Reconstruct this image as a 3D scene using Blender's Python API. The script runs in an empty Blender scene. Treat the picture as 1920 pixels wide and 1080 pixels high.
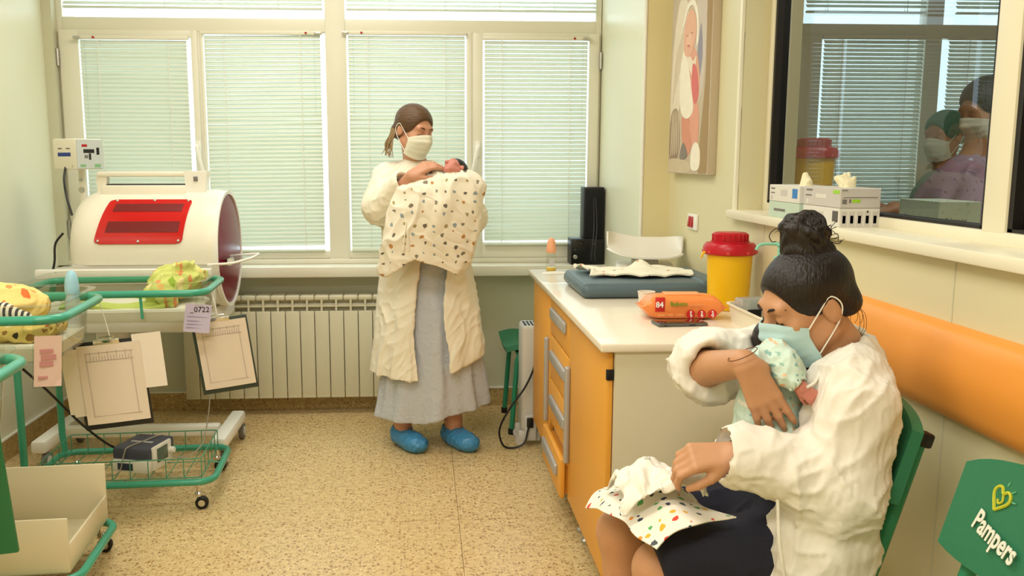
import bpy, bmesh, math, random
import numpy as np
from mathutils import Matrix, Vector, Euler
random.seed(7)
SC = bpy.context.scene
COL = SC.collection
# ------------------------------------------------------------------ camera, world, exposure
F_PX, CX, CY, HC = 1650., 890., 540., 1.43
phi = math.atan((540-298)/F_PX); th = math.atan(100*math.cos(phi)/F_PX)
cd = bpy.data.cameras.new('camera'); cam = bpy.data.objects.new('camera', cd); COL.objects.link(cam)
cd.sensor_width = 36; cd.lens = F_PX/1920*36; cd.shift_x = (960-CX)/1920; cd.clip_start = .02
cam.location = (0, 0, HC); cam.rotation_euler = (math.pi/2-phi, 0, -th)
SC.camera = cam
vs = SC.view_settings
vs.view_transform = 'Standard'; vs.look = 'None'; vs.gamma = 1; vs.use_curve_mapping = False; vs.exposure = 0.04
W = bpy.data.worlds.new('overcast_sky'); SC.world = W; W.use_nodes = True
bg = W.node_tree.nodes['Background']; bg.inputs[0].default_value = (.80, .92, 1.0, 1); bg.inputs[1].default_value = 3.3

def area_lamp(name, loc, sx, sy, power, rgb, rot=(0, 0, 0)):
    l = bpy.data.lights.new(name, 'AREA'); l.shape = 'RECTANGLE'; l.size = sx; l.size_y = sy
    l.energy = power; l.color = rgb
    o = bpy.data.objects.new(name, l); COL.objects.link(o); o.location = loc; o.rotation_euler = rot
    return o
WARM = (1.0, .985, .935)
CEIL = 2.95
LAMPS = [(-.55, .1), (-.55, 2.0), (-.55, 3.9)]
for (lx, ly), pw in zip(LAMPS, (42, 24, 17)):
    area_lamp('ceiling_lamp_light', (lx, ly, CEIL-.105), 1.5, .5, pw, WARM)
area_lamp('ceiling_lamp_light', (2.2, 2.2, CEIL-.105), 1.2, .4, 34, WARM)

# ------------------------------------------------------------------ helpers
WM = {}
def lin(c):
    r = []
    for v in c:
        v = v/255.
        r.append(v/12.92 if v <= .04045 else ((v+.055)/1.055)**2.4)
    return tuple(r)+(1.,)
MATS = {}
def mat(name, rgb, rough=.5, metal=0, noise=None, bump=None, alpha=1, trans=0, sss=0, coat=0, emit=0, ior=1.45, sheen=0, stretch=None, spec=.5):
    """procedural principled material; noise=(scale, amount), bump=(scale, strength)"""
    if name in MATS: return MATS[name]
    m = bpy.data.materials.new(name); m.use_nodes = True; MATS[name] = m
    nt = m.node_tree; b = nt.nodes['Principled BSDF']
    c = lin(rgb)
    b.inputs['Base Color'].default_value = c; b.inputs['Roughness'].default_value = rough
    b.inputs['Metallic'].default_value = metal; b.inputs['Alpha'].default_value = alpha
    b.inputs['Transmission Weight'].default_value = trans; b.inputs['IOR'].default_value = ior
    b.inputs['Coat Weight'].default_value = coat; b.inputs['Specular IOR Level'].default_value = spec
    if sheen: b.inputs['Sheen Weight'].default_value = sheen
    if sss:
        b.inputs['Subsurface Weight'].default_value = sss; b.inputs['Subsurface Radius'].default_value = (1, .35, .2); b.inputs['Subsurface Scale'].default_value = .006
    if emit:
        b.inputs['Emission Color'].default_value = c; b.inputs['Emission Strength'].default_value = emit
    if noise or bump:
        tc = nt.nodes.new('ShaderNodeTexCoord'); vec = tc.outputs['Object']
        if stretch:
            mp = nt.nodes.new('ShaderNodeMapping'); mp.inputs['Scale'].default_value = stretch; nt.links.new(vec, mp.inputs[0]); vec = mp.outputs[0]
    if noise:
        n = nt.nodes.new('ShaderNodeTexNoise'); n.inputs['Scale'].default_value = noise[0]; n.inputs['Detail'].default_value = 4
        nt.links.new(vec, n.inputs['Vector'])
        mx = nt.nodes.new('ShaderNodeMix'); mx.data_type = 'RGBA'
        a = noise[1]
        mx.inputs[6].default_value = tuple(v*(1-a) for v in c[:3])+(1,); mx.inputs[7].default_value = tuple(min(1, v*(1+a)) for v in c[:3])+(1,)
        nt.links.new(n.outputs['Fac'], mx.inputs[0]); nt.links.new(mx.outputs[2], b.inputs['Base Color'])
    if bump:
        n = nt.nodes.new('ShaderNodeTexNoise'); n.inputs['Scale'].default_value = bump[0]; n.inputs['Detail'].default_value = 3
        nt.links.new(vec, n.inputs['Vector'])
        bp = nt.nodes.new('ShaderNodeBump'); bp.inputs['Strength'].default_value = bump[1]; bp.inputs['Distance'].default_value = .01
        nt.links.new(n.outputs['Fac'], bp.inputs['Height']); nt.links.new(bp.outputs[0], b.inputs['Normal'])
    return m
def ramp_node(nt, stops, interp='CONSTANT'):
    r = nt.nodes.new('ShaderNodeValToRGB'); r.color_ramp.interpolation = interp
    e = r.color_ramp.elements
    while len(e) < len(stops): e.new(.5)
    for i, (p, c) in enumerate(stops): e[i].position = p; e[i].color = c
    return r
def spotted(name, base, spots, scale, size, rough=.8, bump=None, flat=None):
    """cloth print: scattered motifs of several colours (voronoi cells, one motif each)"""
    m = mat(name, base, rough, bump=bump); nt = m.node_tree; b = nt.nodes['Principled BSDF']
    tc = nt.nodes.new('ShaderNodeTexCoord'); mp = nt.nodes.new('ShaderNodeMapping'); mp.inputs['Scale'].default_value = (scale,)*3
    if flat == 'y': mp.inputs['Rotation'].default_value = (math.pi/2, 0, 0)
    nt.links.new(tc.outputs['Object'], mp.inputs[0])
    wn = nt.nodes.new('ShaderNodeTexNoise'); wn.inputs['Scale'].default_value = 2.2; wn.inputs['Detail'].default_value = 2
    nt.links.new(mp.outputs[0], wn.inputs['Vector'])
    ad = nt.nodes.new('ShaderNodeVectorMath'); ad.operation = 'MULTIPLY_ADD'; ad.inputs[1].default_value = (.45, .45, .45)
    nt.links.new(wn.outputs['Color'], ad.inputs[0]); nt.links.new(mp.outputs[0], ad.inputs[2])
    v = nt.nodes.new('ShaderNodeTexVoronoi'); v.inputs['Scale'].default_value = 1; v.inputs['Randomness'].default_value = .6
    if flat: v.voronoi_dimensions = '2D'
    nt.links.new(ad.outputs[0], v.inputs['Vector'])
    sp = nt.nodes.new('ShaderNodeSeparateColor'); nt.links.new(v.outputs['Color'], sp.inputs[0])
    n = len(spots)
    r = ramp_node(nt, [(i/n, lin(c)) for i, c in enumerate(spots)])
    nt.links.new(sp.outputs[0], r.inputs[0])
    mul = nt.nodes.new('ShaderNodeMath'); mul.operation = 'MULTIPLY_ADD'; mul.inputs[1].default_value = size*.7; mul.inputs[2].default_value = size*.55
    nt.links.new(sp.outputs[1], mul.inputs[0])
    lt = nt.nodes.new('ShaderNodeMath'); lt.operation = 'LESS_THAN'
    nt.links.new(v.outputs['Distance'], lt.inputs[0]); nt.links.new(mul.outputs[0], lt.inputs[1])
    mx = nt.nodes.new('ShaderNodeMix'); mx.data_type = 'RGBA'; mx.inputs[6].default_value = lin(base)
    nt.links.new(lt.outputs[0], mx.inputs[0]); nt.links.new(r.outputs[0], mx.inputs[7]); nt.links.new(mx.outputs[2], b.inputs['Base Color'])
    return m
def fillet(pts, rad, n=5, closed=False):
    """round the corners of a polyline"""
    P = [Vector(p) for p in pts]; out = []; N = len(P)
    for i, p in enumerate(P):
        if not closed and i in (0, N-1): out.append(p); continue
        a, c = P[i-1]-p, P[(i+1) % N]-p
        r = min(rad, a.length*.48, c.length*.48)
        a = p+a.normalized()*r; c = p+c.normalized()*r
        for k in range(n+1):
            t = k/n; out.append(a*(1-t)**2+p*2*t*(1-t)+c*t*t)
    return out
def spline(pts, n=6):
    P = [Vector(p) for p in pts]; P = [P[0]*2-P[1]]+P+[P[-1]*2-P[-2]]; out = []
    for i in range(1, len(P)-2):
        for k in range(n):
            t = k/n; a, b, c, d = P[i-1:i+3]
            out.append(.5*((2*b)+(c-a)*t+(2*a-5*b+4*c-d)*t*t+(3*b-a-3*c+d)*t**3))
    return out+[P[-2]]
class MB:
    def __init__(s): s.bm = bmesh.new()
    def box(s, c, sz, bev=0, seg=2, rot=None):
        t = bmesh.new(); bmesh.ops.create_cube(t, size=1)
        for v in t.verts: v.co = Vector((v.co.x*sz[0], v.co.y*sz[1], v.co.z*sz[2]))
        if bev: bmesh.ops.bevel(t, geom=t.edges[:], offset=min(bev, min(sz)*.49), segments=seg, affect='EDGES', profile=.5)
        M = Matrix.Translation(c)
        if rot is not None: M = M @ (rot if isinstance(rot, Matrix) else Euler(rot).to_matrix().to_4x4())
        s._add(t, M); return s
    def _add(s, t, M=None):
        vm = {}
        for v in t.verts: vm[v] = s.bm.verts.new(M @ v.co if M else v.co)
        for f in t.faces:
            try: s.bm.faces.new([vm[v] for v in f.verts])
            except ValueError: pass
        t.free()
    def bb(s, x0, x1, y0, y1, z0, z1, bev=0, seg=2):
        return s.box(((x0+x1)/2, (y0+y1)/2, (z0+z1)/2), (abs(x1-x0), abs(y1-y0), abs(z1-z0)), bev, seg)
    def tube(s, pts, r, seg=10, closed=False):
        P = [Vector(p) for p in pts]; N = len(P); rings = []; up = None
        for i, p in enumerate(P):
            if closed: t = (P[(i+1) % N]-P[i-1])
            else: t = P[min(i+1, N-1)]-P[max(i-1, 0)]
            t.normalize()
            if up is None: up = t.orthogonal().normalized()
            else:
                up = (up-t*up.dot(t));
                up = up.normalized() if up.length > 1e-6 else t.orthogonal().normalized()
            sd = t.cross(up); rr = r[i] if isinstance(r, (list, tuple)) else r
            rings.append([s.bm.verts.new(p+(up*math.cos(2*math.pi*k/seg)+sd*math.sin(2*math.pi*k/seg))*rr) for k in range(seg)])
        for i in range(N if closed else N-1):
            a, b = rings[i], rings[(i+1) % N]
            off = 0
            if closed and i == N-1:
                off = min(range(seg), key=lambda o: (a[0].co-b[o].co).length)
            for k in range(seg):
                s.bm.faces.new([a[k], a[(k+1) % seg], b[(k+1+off) % seg], b[(k+off) % seg]])
        if not closed: s.bm.faces.new(rings[0][::-1]); s.bm.faces.new(rings[-1])
        return s
    def lathe(s, prof, c=(0, 0, 0), seg=24, M=None):
        """prof: (radius, z) from bottom to top; closed with caps"""
        M = (M or Matrix.Identity(4)); M = Matrix.Translation(c) @ M; rings = []
        for r, z in prof:
            rings.append([s.bm.verts.new(M @ Vector((r*math.cos(2*math.pi*k/seg), r*math.sin(2*math.pi*k/seg), z))) for k in range(seg)])
        for a, b in zip(rings, rings[1:]):
            for k in range(seg): s.bm.faces.new([a[k], a[(k+1) % seg], b[(k+1) % seg], b[k]])
        s.bm.faces.new(rings[0][::-1]); s.bm.faces.new(rings[-1]); return s
    def prism(s, poly, d0, d1, M=None):
        """poly (u, v) extruded along local z from d0 to d1"""
        M = M or Matrix.Identity(4)
        a = [s.bm.verts.new(M @ Vector((u, v, d0))) for u, v in poly]; b = [s.bm.verts.new(M @ Vector((u, v, d1))) for u, v in poly]
        n = len(poly); s.bm.faces.new(a[::-1]); s.bm.faces.new(b)
        for k in range(n): s.bm.faces.new([a[k], a[(k+1) % n], b[(k+1) % n], b[k]])
        return s
    def loft(s, rings, cap=True, closed=True):
        R = [[s.bm.verts.new(Vector(p)) for p in r] for r in rings]; n = len(R[0])
        for a, b in zip(R, R[1:]):
            for k in range(n if closed else n-1): s.bm.faces.new([a[k], a[(k+1) % n], b[(k+1) % n], b[k]])
        if cap and closed: s.bm.faces.new(R[0][::-1]); s.bm.faces.new(R[-1])
        return s
    def grid(s, f, nu, nv, thick=0, own=False):
        """f(u,v) -> point, u,v in 0..1; thick adds a back side along the mean normal"""
        V = [[Vector(f(i/nu, j/nv)) for j in range(nv+1)] for i in range(nu+1)]
        t = bmesh.new(); vv = [[t.verts.new(p) for p in r] for r in V]
        for i in range(nu):
            for j in range(nv): t.faces.new([vv[i][j], vv[i+1][j], vv[i+1][j+1], vv[i][j+1]])
        if thick and own:      # plain offset copy, for tightly creased cloth
            t.normal_update(); n0 = [[v.co-v.normal*thick for v in r] for r in vv]
            ww = [[t.verts.new(p) for p in r] for r in n0]
            for i in range(nu):
                for j in range(nv): t.faces.new([ww[i][j], ww[i][j+1], ww[i+1][j+1], ww[i+1][j]])
            rim = [(i, 0) for i in range(nu)]+[(nu, j) for j in range(nv)]+[(i, nv) for i in range(nu, 0, -1)]+[(0, j) for j in range(nv, 0, -1)]
            for a, b in zip(rim, rim[1:]+rim[:1]): t.faces.new([vv[a[0]][a[1]], ww[a[0]][a[1]], ww[b[0]][b[1]], vv[b[0]][b[1]]])
        elif thick:
            t.normal_update()
            bmesh.ops.solidify(t, geom=t.faces[:], thickness=thick)
        s._add(t); return s
    def build(s, name, m, parent=None, smooth=True, world=False, ang=40):
        bmesh.ops.recalc_face_normals(s.bm, faces=s.bm.faces[:])
        me = bpy.data.meshes.new(name); s.bm.to_mesh(me); s.bm.free()
        return link(name, me, m, parent, smooth, world, ang)
def link(name, me, m, parent=None, smooth=True, world=False, ang=40):
    if m: me.materials.append(m)
    if world and parent is not None: me.transform(WM[parent.name].inverted())
    o = bpy.data.objects.new(name, me); COL.objects.link(o)
    if smooth:
        me.polygons.foreach_set('use_smooth', [True]*len(me.polygons))
        if ang < 180: me.set_sharp_from_angle(angle=math.radians(ang))
    if parent is not None: o.parent = parent; WM[o.name] = WM[parent.name]
    else: WM[o.name] = Matrix.Identity(4)
    return o
def tag(o, label, cat, group=None):
    o['label'] = label; o['category'] = cat
    if group: o['group'] = group
    return o
def thing(name, label, cat, loc=(0, 0, 0), rz=0, group=None):
    o = bpy.data.objects.new(name, None); COL.objects.link(o); o.empty_display_size = .05
    o.location = loc; o.rotation_euler = (0, 0, rz)
    WM[o.name] = Matrix.Translation(loc) @ Matrix.Rotation(rz, 4, 'Z')
    return tag(o, label, cat, group)
def struct(o): o['kind'] = 'structure'; return o
def dup(root, loc, rz=None, label=None):
    r = root.copy(); COL.objects.link(r); r.location = loc
    if rz is not None: r.rotation_euler = (0, 0, rz)
    if label: r['label'] = label
    def kids(a, b):
        for ch in [c for c in COL.objects if c.parent == a]:
            c = ch.copy(); COL.objects.link(c); c.parent = b; kids(ch, c)
    kids(root, r); return r
def text(name, s, size, m, parent, M, extrude=.0003, align='LEFT', bold=0, xscale=1.0):
    cu = bpy.data.curves.new(name, 'FONT'); cu.body = s; cu.size = size; cu.extrude = extrude; cu.align_x = align; cu.offset = bold; cu.resolution_u = 3
    o = bpy.data.objects.new('tmp', cu); COL.objects.link(o)
    dg = bpy.context.evaluated_depsgraph_get(); me = bpy.data.meshes.new_from_object(o.evaluated_get(dg))
    bpy.data.objects.remove(o); bpy.data.curves.remove(cu)
    me.transform(M @ Matrix.Diagonal((xscale, 1, 1, 1))); me.name = name
    return link(name, me, m, parent, smooth=False)
def frame(o, x, y):
    """matrix whose local x/y axes run along x and y, z out of the surface"""
    x = Vector(x).normalized(); y = Vector(y); y = (y-x*x.dot(y)).normalized(); z = x.cross(y)
    return Matrix(((x.x, y.x, z.x, o[0]), (x.y, y.y, z.y, o[1]), (x.z, y.z, z.z, o[2]), (0, 0, 0, 1)))
# ---- signed-distance modelling for bodies, cloth and hair
def _n(a): return np.sqrt((a*a).sum(-1))
class Sdf:
    """smooth unions of tapered capsules, ellipsoids and boxes, meshed block by block with surface nets"""
    def __init__(s): s.ops = []; s.lo = np.full(3, 9e9); s.hi = -s.lo; s.M = None
    def at(s, M=None): s.M = M; return s
    def _pt(s, p): return np.array(s.M @ Vector(p) if s.M is not None else p, float)
    def _rt(s, rot):
        R = Euler(rot).to_matrix() if rot is not None else Matrix.Identity(3)
        return np.array(s.M.to_3x3() @ R if s.M is not None else R)
    def _b(s, lo, hi, op):
        if op == '+': s.lo = np.minimum(s.lo, lo); s.hi = np.maximum(s.hi, hi)
    def cap(s, a, b, ra, rb=None, k=.02, op='+'):
        a, b = s._pt(a), s._pt(b); rb = ra if rb is None else rb; r = max(ra, rb)
        def f(P):
            pa = P-a; ba = b-a; h = np.clip(pa@ba/(ba@ba+1e-12), 0, 1)
            return _n(pa-h[..., None]*ba)-(ra+(rb-ra)*h)
        s._b(np.minimum(a, b)-r, np.maximum(a, b)+r, op); s.ops.append((op, f, k)); return s
    def chain(s, pts, rad, k=.02, op='+'):
        for i in range(len(pts)-1): s.cap(pts[i], pts[i+1], rad[i], rad[i+1], k, op)
        return s
    def ell(s, c, r, rot=None, k=.02, op='+'):
        c = s._pt(c); r = np.array(r, float); R = s._rt(rot); m = r.min()
        def f(P):
            q = (P-c)@R; k0 = _n(q/r); k1 = _n(q/(r*r)); return np.where(k0 < .3, (k0-1)*m, k0*(k0-1)/(k1+1e-9))
        m2 = np.sqrt(((R*r)**2).sum(1))
        s._b(c-m2, c+m2, op); s.ops.append((op, f, k)); return s
    def box(s, c, h, rad=.01, rot=None, k=.02, op='+'):
        c = s._pt(c); h = np.array(h, float); R = s._rt(rot)
        def f(P):
            q = np.abs((P-c)@R)-(h-rad)
            return _n(np.maximum(q, 0))+np.minimum(q.max(-1), 0)-rad
        m2 = np.abs(R*h).sum(1)
        s._b(c-m2, c+m2, op); s.ops.append((op, f, k)); return s
    def fn(s, f, lo=None, hi=None, k=.01, op='+'):
        if lo is not None: s._b(np.array(lo, float), np.array(hi, float), op)
        s.ops.append((op, f, k)); return s
    def prof(s, zs, cx, cy, a, b, k=.02, op='+', wav=None):
        """upright body of elliptical sections; wav(theta, z) scales the section for hanging folds"""
        z0_ = np.array(zs, float); zs = np.linspace(z0_[0], z0_[-1], 120)
        def sm(v):      # smooth (Hermite) resampling of the section table
            v = np.array(v, float); g = np.gradient(v, z0_); i = np.clip(np.searchsorted(z0_, zs)-1, 0, len(v)-2); hh = z0_[i+1]-z0_[i]; t = (zs-z0_[i])/hh
            return (2*t**3-3*t*t+1)*v[i]+(t**3-2*t*t+t)*hh*g[i]+(-2*t**3+3*t*t)*v[i+1]+(t**3-t*t)*hh*g[i+1]
        cx, cy, a, b = sm(cx), sm(cy), np.maximum(sm(a), .01), np.maximum(sm(b), .01)
        def f(P):
            z = P[..., 2]; A = np.interp(z, zs, a); B = np.interp(z, zs, b); x = P[..., 0]-np.interp(z, zs, cx); y = P[..., 1]-np.interp(z, zs, cy)
            q = np.sqrt((x/A)**2+(y/B)**2)
            if wav: q = q/(1+wav(np.arctan2(y/B, x/A), z))
            d = (q-1)*np.minimum(A, B)*.9
            e = np.maximum(zs[0]-z, z-zs[-1]); return np.where(e > 0, np.sqrt(np.maximum(d, 0)**2+e*e), np.maximum(d, e))
        m = max(max(a), max(b))*1.12
        s._b(np.array([min(cx)-m, min(cy)-m, zs[0]]), np.array([max(cx)+m, max(cy)+m, zs[-1]]), op); s.ops.append((op, f, k)); return s
    def shell(s, t):
        """hollow everything so far, leaving a wall of thickness t"""
        s.ops.append(('h', None, t)); return s
    def _fold(s, ev):
        d = None; big = 9.
        for (op, f, k), e in zip(s.ops, ev):
            if op == 'h':
                if d is not None: d = np.maximum(d, -(d+k))
                continue
            if e is None: continue
            if d is None:
                d = e if op == '+' else np.full_like(e, big)
                continue
            if op == '+': a, b = d, e; h = np.clip(.5+.5*(b-a)/k, 0, 1); d = b+(a-b)*h-k*h*(1-h)
            elif op == '-': a, b = -d, e; h = np.clip(.5+.5*(b-a)/k, 0, 1); d = -(b+(a-b)*h-k*h*(1-h))
            else: a, b = -d, -e; h = np.clip(.5+.5*(b-a)/k, 0, 1); d = -(b+(a-b)*h-k*h*(1-h))
        return d
    def __call__(s, P): return s._fold([f(P) if f else None for op, f, k in s.ops])
    def mesh(s, name, h, m, parent=None, disp=None, pad=.02, world=True, xf=None, relax=1, B=12):
        lo = s.lo-pad; nb = np.ceil((s.hi+pad-lo)/(h*B)).astype(int)
        V = np.full(nb*B, 1., np.float32)
        ctr = np.stack(np.meshgrid(*[np.arange(n) for n in nb], indexing='ij'), -1).reshape(-1, 3)
        C = lo+(ctr*B+(B-1)/2)*h; half = (B+1)/2*h*1.75
        E = [f(C) if f else None for op, f, k in s.ops]; D = s._fold(E)
        plus = np.min([e for (op, f, k), e in zip(s.ops, E) if op == '+'], 0)
        has_h = any(op == 'h' for op, f, k in s.ops)
        act = (np.abs(D) < half*1.35+.02) if not has_h else (D < half*1.35+.02)
        loc = np.stack(np.meshgrid(*[np.arange(B)]*3, indexing='ij'), -1).reshape(-1, 3)*h
        for bi in np.nonzero(~act & (D < 0))[0]:
            i, j, k_ = ctr[bi]*B; V[i:i+B, j:j+B, k_:k_+B] = -1
        for bi in np.nonzero(act)[0]:
            P = lo+ctr[bi]*B*h+loc; ev = []
            for (op, f, k), e in zip(s.ops, E):
                if op == 'h': ev.append(None); continue
                lim = plus[bi]+2*half+k+.02 if op == '+' else (half+k+.02)
                ev.append(f(P) if (op == '&' or e[bi] < lim) else None)
            if not any(e is not None for e in ev): continue
            d = s._fold(ev)
            if d is None: continue
            i, j, k_ = ctr[bi]*B; V[i:i+B, j:j+B, k_:k_+B] = d.reshape(B, B, B)
        I = V < 0
        c8 = [(a, b, c) for a in (0, 1) for b in (0, 1) for c in (0, 1)]
        sl = lambda A, o: A[o[0]:A.shape[0]-1+o[0], o[1]:A.shape[1]-1+o[1], o[2]:A.shape[2]-1+o[2]]
        cnt = np.zeros([n-1 for n in I.shape], np.int8)
        for o in c8: cnt += sl(I, o)
        ids = np.argwhere((cnt > 0) & (cnt < 8)); num = np.full(cnt.shape, -1, np.int32); num[tuple(ids.T)] = np.arange(len(ids))
        pos = np.zeros((len(ids), 3)); w = np.zeros(len(ids))
        for a in c8:
            for d in range(3):
                if a[d]: continue
                b = list(a); b[d] = 1
                va = V[tuple((ids+a).T)]; vb = V[tuple((ids+b).T)]; cr = (va < 0) != (vb < 0)
                t = np.where(cr, va/np.where(cr, va-vb, 1), 0)
                p = np.array(a, float)+t[:, None]*(np.array(b)-np.array(a)); pos += p*cr[:, None]; w += cr
        verts = lo+(ids+pos/w[:, None])*h
        faces = []
        for d in range(3):
            u, v = (d+1) % 3, (d+2) % 3
            s0 = [slice(1, -1)]*3; s0[d] = slice(0, -1); s1 = [slice(1, -1)]*3; s1[d] = slice(1, None)
            A = I[tuple(s0)]; Bq = I[tuple(s1)]; E_ = np.argwhere(A != Bq)
            if not len(E_): continue
            fl = A[tuple(E_.T)]; base = E_.copy(); base[:, u] += 1; base[:, v] += 1
            q = []
            for du, dv in ((-1, -1), (0, -1), (0, 0), (-1, 0)):
                cc = base.copy(); cc[:, u] += du; cc[:, v] += dv; q.append(num[tuple(cc.T)])
            Fq = np.stack(q, 1); Fq[~fl] = Fq[~fl][:, ::-1]; faces.append(Fq)
        faces = np.concatenate(faces); n_ = len(verts)
        def vsum(src, idx):
            return np.stack([np.bincount(idx, src[:, c], n_) for c in range(3)], 1)
        for _ in range(relax):
            acc = np.zeros_like(verts); ct = np.zeros(n_)
            for k in range(4):
                for o in (1, 3): acc += vsum(verts[faces[:, (k+o) % 4]], faces[:, k]); ct += np.bincount(faces[:, k], minlength=n_)
            verts = verts*.5+.5*acc/np.maximum(ct, 1)[:, None]
        if disp is not None:
            fv = verts[faces]; fnm = np.cross(fv[:, 2]-fv[:, 0], fv[:, 3]-fv[:, 1]); nm = np.zeros_like(verts)
            for k in range(4): nm += vsum(fnm, faces[:, k])
            nm /= np.maximum(_n(nm), 1e-9)[:, None]; verts = verts+nm*disp(verts)[:, None]
        me = bpy.data.meshes.new(name)
        me.vertices.add(n_); me.vertices.foreach_set('co', verts.astype(np.float32).ravel())
        me.loops.add(faces.size); me.loops.foreach_set('vertex_index', faces.astype(np.int32).ravel())
        me.polygons.add(len(faces)); me.polygons.foreach_set('loop_start', np.arange(0, faces.size, 4, dtype=np.int32))
        me.update(calc_edges=True); me.validate()
        if xf is not None: me.transform(xf)
        return link(name, me, m, parent, True, world, 180)
def vnoise(q, seed=0):
    """smooth 3-D value noise in -1..1"""
    i = np.floor(q).astype(np.int64); f = q-i; u = f*f*f*(f*(f*6-15)+10); out = 0
    for a in (0, 1):
        for b in (0, 1):
            for c in (0, 1):
                hsh = ((i[:, 0]+a)*73856093 ^ (i[:, 1]+b)*19349663 ^ (i[:, 2]+c)*83492791 ^ (seed*2654435761)) & 0xffffffff
                hsh = ((hsh ^ (hsh >> 15))*2246822519) & 0xffffffff; hsh = ((hsh ^ (hsh >> 13))*3266489917) & 0xffffffff; hsh ^= hsh >> 16
                v = hsh/4294967295.*2-1
                out = out+v*(u[:, 0] if a else 1-u[:, 0])*(u[:, 1] if b else 1-u[:, 1])*(u[:, 2] if c else 1-u[:, 2])
    return out
def folds(*layers):
    """ridged cloth creases: (long axis, creases per metre across, stretch along, amplitude, seed)"""
    def f(P):
        d = np.zeros(len(P))
        for (ax, fr, st, am, sd) in layers:
            a = np.array(ax, float); a /= np.linalg.norm(a); w = np.stack([vnoise(P*5+9, sd+7), vnoise(P*5+31, sd+8), vnoise(P*5+57, sd+9)], 1)*.04
            Q_ = P+w; al = Q_@a; q = (Q_-al[:, None]*a+(al/st)[:, None]*a)*fr
            n = vnoise(q, sd); d += am*((1-np.abs(n))**2.2*1.5-.75)
        return d
    return f
# ------------------------------------------------------------------ materials of the room
M_wall = mat('wall_paint_cream_green', (230, 229, 202), .36, noise=(1.5, .02), bump=(60, .03))
M_wall2 = mat('wall_paint_shaded', (232, 219, 172), .5, noise=(1.5, .02))  # warmer wall tone: shade away from the window put into the colour
M_wallR = mat('wall_paint_pale_cream', (220, 211, 172), .42, noise=(2, .02), bump=(60, .03))
M_low = mat('wall_paint_grey_beige', (206, 203, 176), .45, noise=(2, .02))
M_ceil = mat('ceiling_paint', (240, 236, 222), .8)
M_upvc = mat('window_plastic', (228, 224, 206), .35)
M_upvc2 = mat('inner_window_plastic', (240, 232, 206), .35)
M_dark = mat('dark_gasket', (22, 18, 16), .5)
M_steel = mat('brushed_steel', (188, 186, 180), .35, metal=.9)
M_orange = mat('orange_rail_plastic', (240, 158, 66), .42, bump=(200, .03))
M_black = mat('black_plastic', (20, 19, 20), .4)
M_white = mat('white_plastic', (240, 237, 226), .4)
M_red = mat('red_plastic', (176, 20, 32), .35)
def terrazzo(name, base, base2, dens):
    m = mat(name, base, .33); nt = m.node_tree; b = nt.nodes['Principled BSDF']
    tc = nt.nodes.new('ShaderNodeTexCoord'); geo = nt.nodes.new('ShaderNodeNewGeometry')
    n1 = nt.nodes.new('ShaderNodeTexNoise'); n1.inputs['Scale'].default_value = 38; n1.inputs['Detail'].default_value = 3
    nt.links.new(geo.outputs['Position'], n1.inputs['Vector'])
    mx = nt.nodes.new('ShaderNodeMix'); mx.data_type = 'RGBA'; mx.inputs[6].default_value = lin(base2); mx.inputs[7].default_value = lin(base)
    rr = ramp_node(nt, [(.36, (0, 0, 0, 1)), (.62, (1, 1, 1, 1))], 'LINEAR'); nt.links.new(n1.outputs['Fac'], rr.inputs[0]); nt.links.new(rr.outputs[0], mx.inputs[0])
    prev = mx.outputs[2]
    for sc, th_, c, seed in ((58, .2, (158, 110, 62), 0), (90, .2, (122, 82, 48), 3.3), (70, .14, (246, 226, 170), 7.7)):
        v = nt.nodes.new('ShaderNodeTexVoronoi'); v.inputs['Scale'].default_value = sc
        mp = nt.nodes.new('ShaderNodeMapping'); mp.inputs['Location'].default_value = (seed, seed*2, 0); nt.links.new(geo.outputs['Position'], mp.inputs[0])
        nz = nt.nodes.new('ShaderNodeTexNoise'); nz.inputs['Scale'].default_value = sc*1.6; nt.links.new(mp.outputs[0], nz.inputs['Vector'])
        ad = nt.nodes.new('ShaderNodeVectorMath'); ad.operation = 'MULTIPLY_ADD'; ad.inputs[1].default_value = (.012,)*3
        nt.links.new(nz.outputs['Color'], ad.inputs[0]); nt.links.new(mp.outputs[0], ad.inputs[2]); nt.links.new(ad.outputs[0], v.inputs['Vector'])
        sp = nt.nodes.new('ShaderNodeSeparateColor'); nt.links.new(v.outputs['Color'], sp.inputs[0])
        mu = nt.nodes.new('ShaderNodeMath'); mu.operation = 'MULTIPLY'; mu.inputs[1].default_value = th_*2.1; nt.links.new(sp.outputs[0], mu.inputs[0])
        lt = nt.nodes.new('ShaderNodeMath'); lt.operation = 'LESS_THAN'; nt.links.new(v.outputs['Distance'], lt.inputs[0]); nt.links.new(mu.outputs[0], lt.inputs[1])
        k = nt.nodes.new('ShaderNodeMix'); k.data_type = 'RGBA'; k.inputs[7].default_value = lin(c)
        sc2 = nt.nodes.new('ShaderNodeMath'); sc2.operation = 'MULTIPLY'; sc2.inputs[1].default_value = .72; nt.links.new(lt.outputs[0], sc2.inputs[0])
        nt.links.new(sc2.outputs[0], k.inputs[0]); nt.links.new(prev, k.inputs[6]); prev = k.outputs[2]
    nt.links.new(prev, b.inputs['Base Color']); return m
M_floor = terrazzo('speckled_floor_sheet', (224, 198, 146), (208, 180, 126), 1)
M_base = terrazzo('speckled_skirting', (196, 168, 112), (178, 150, 98), 1)
M_seam = mat('floor_seam', (138, 108, 66), .7)
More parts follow.
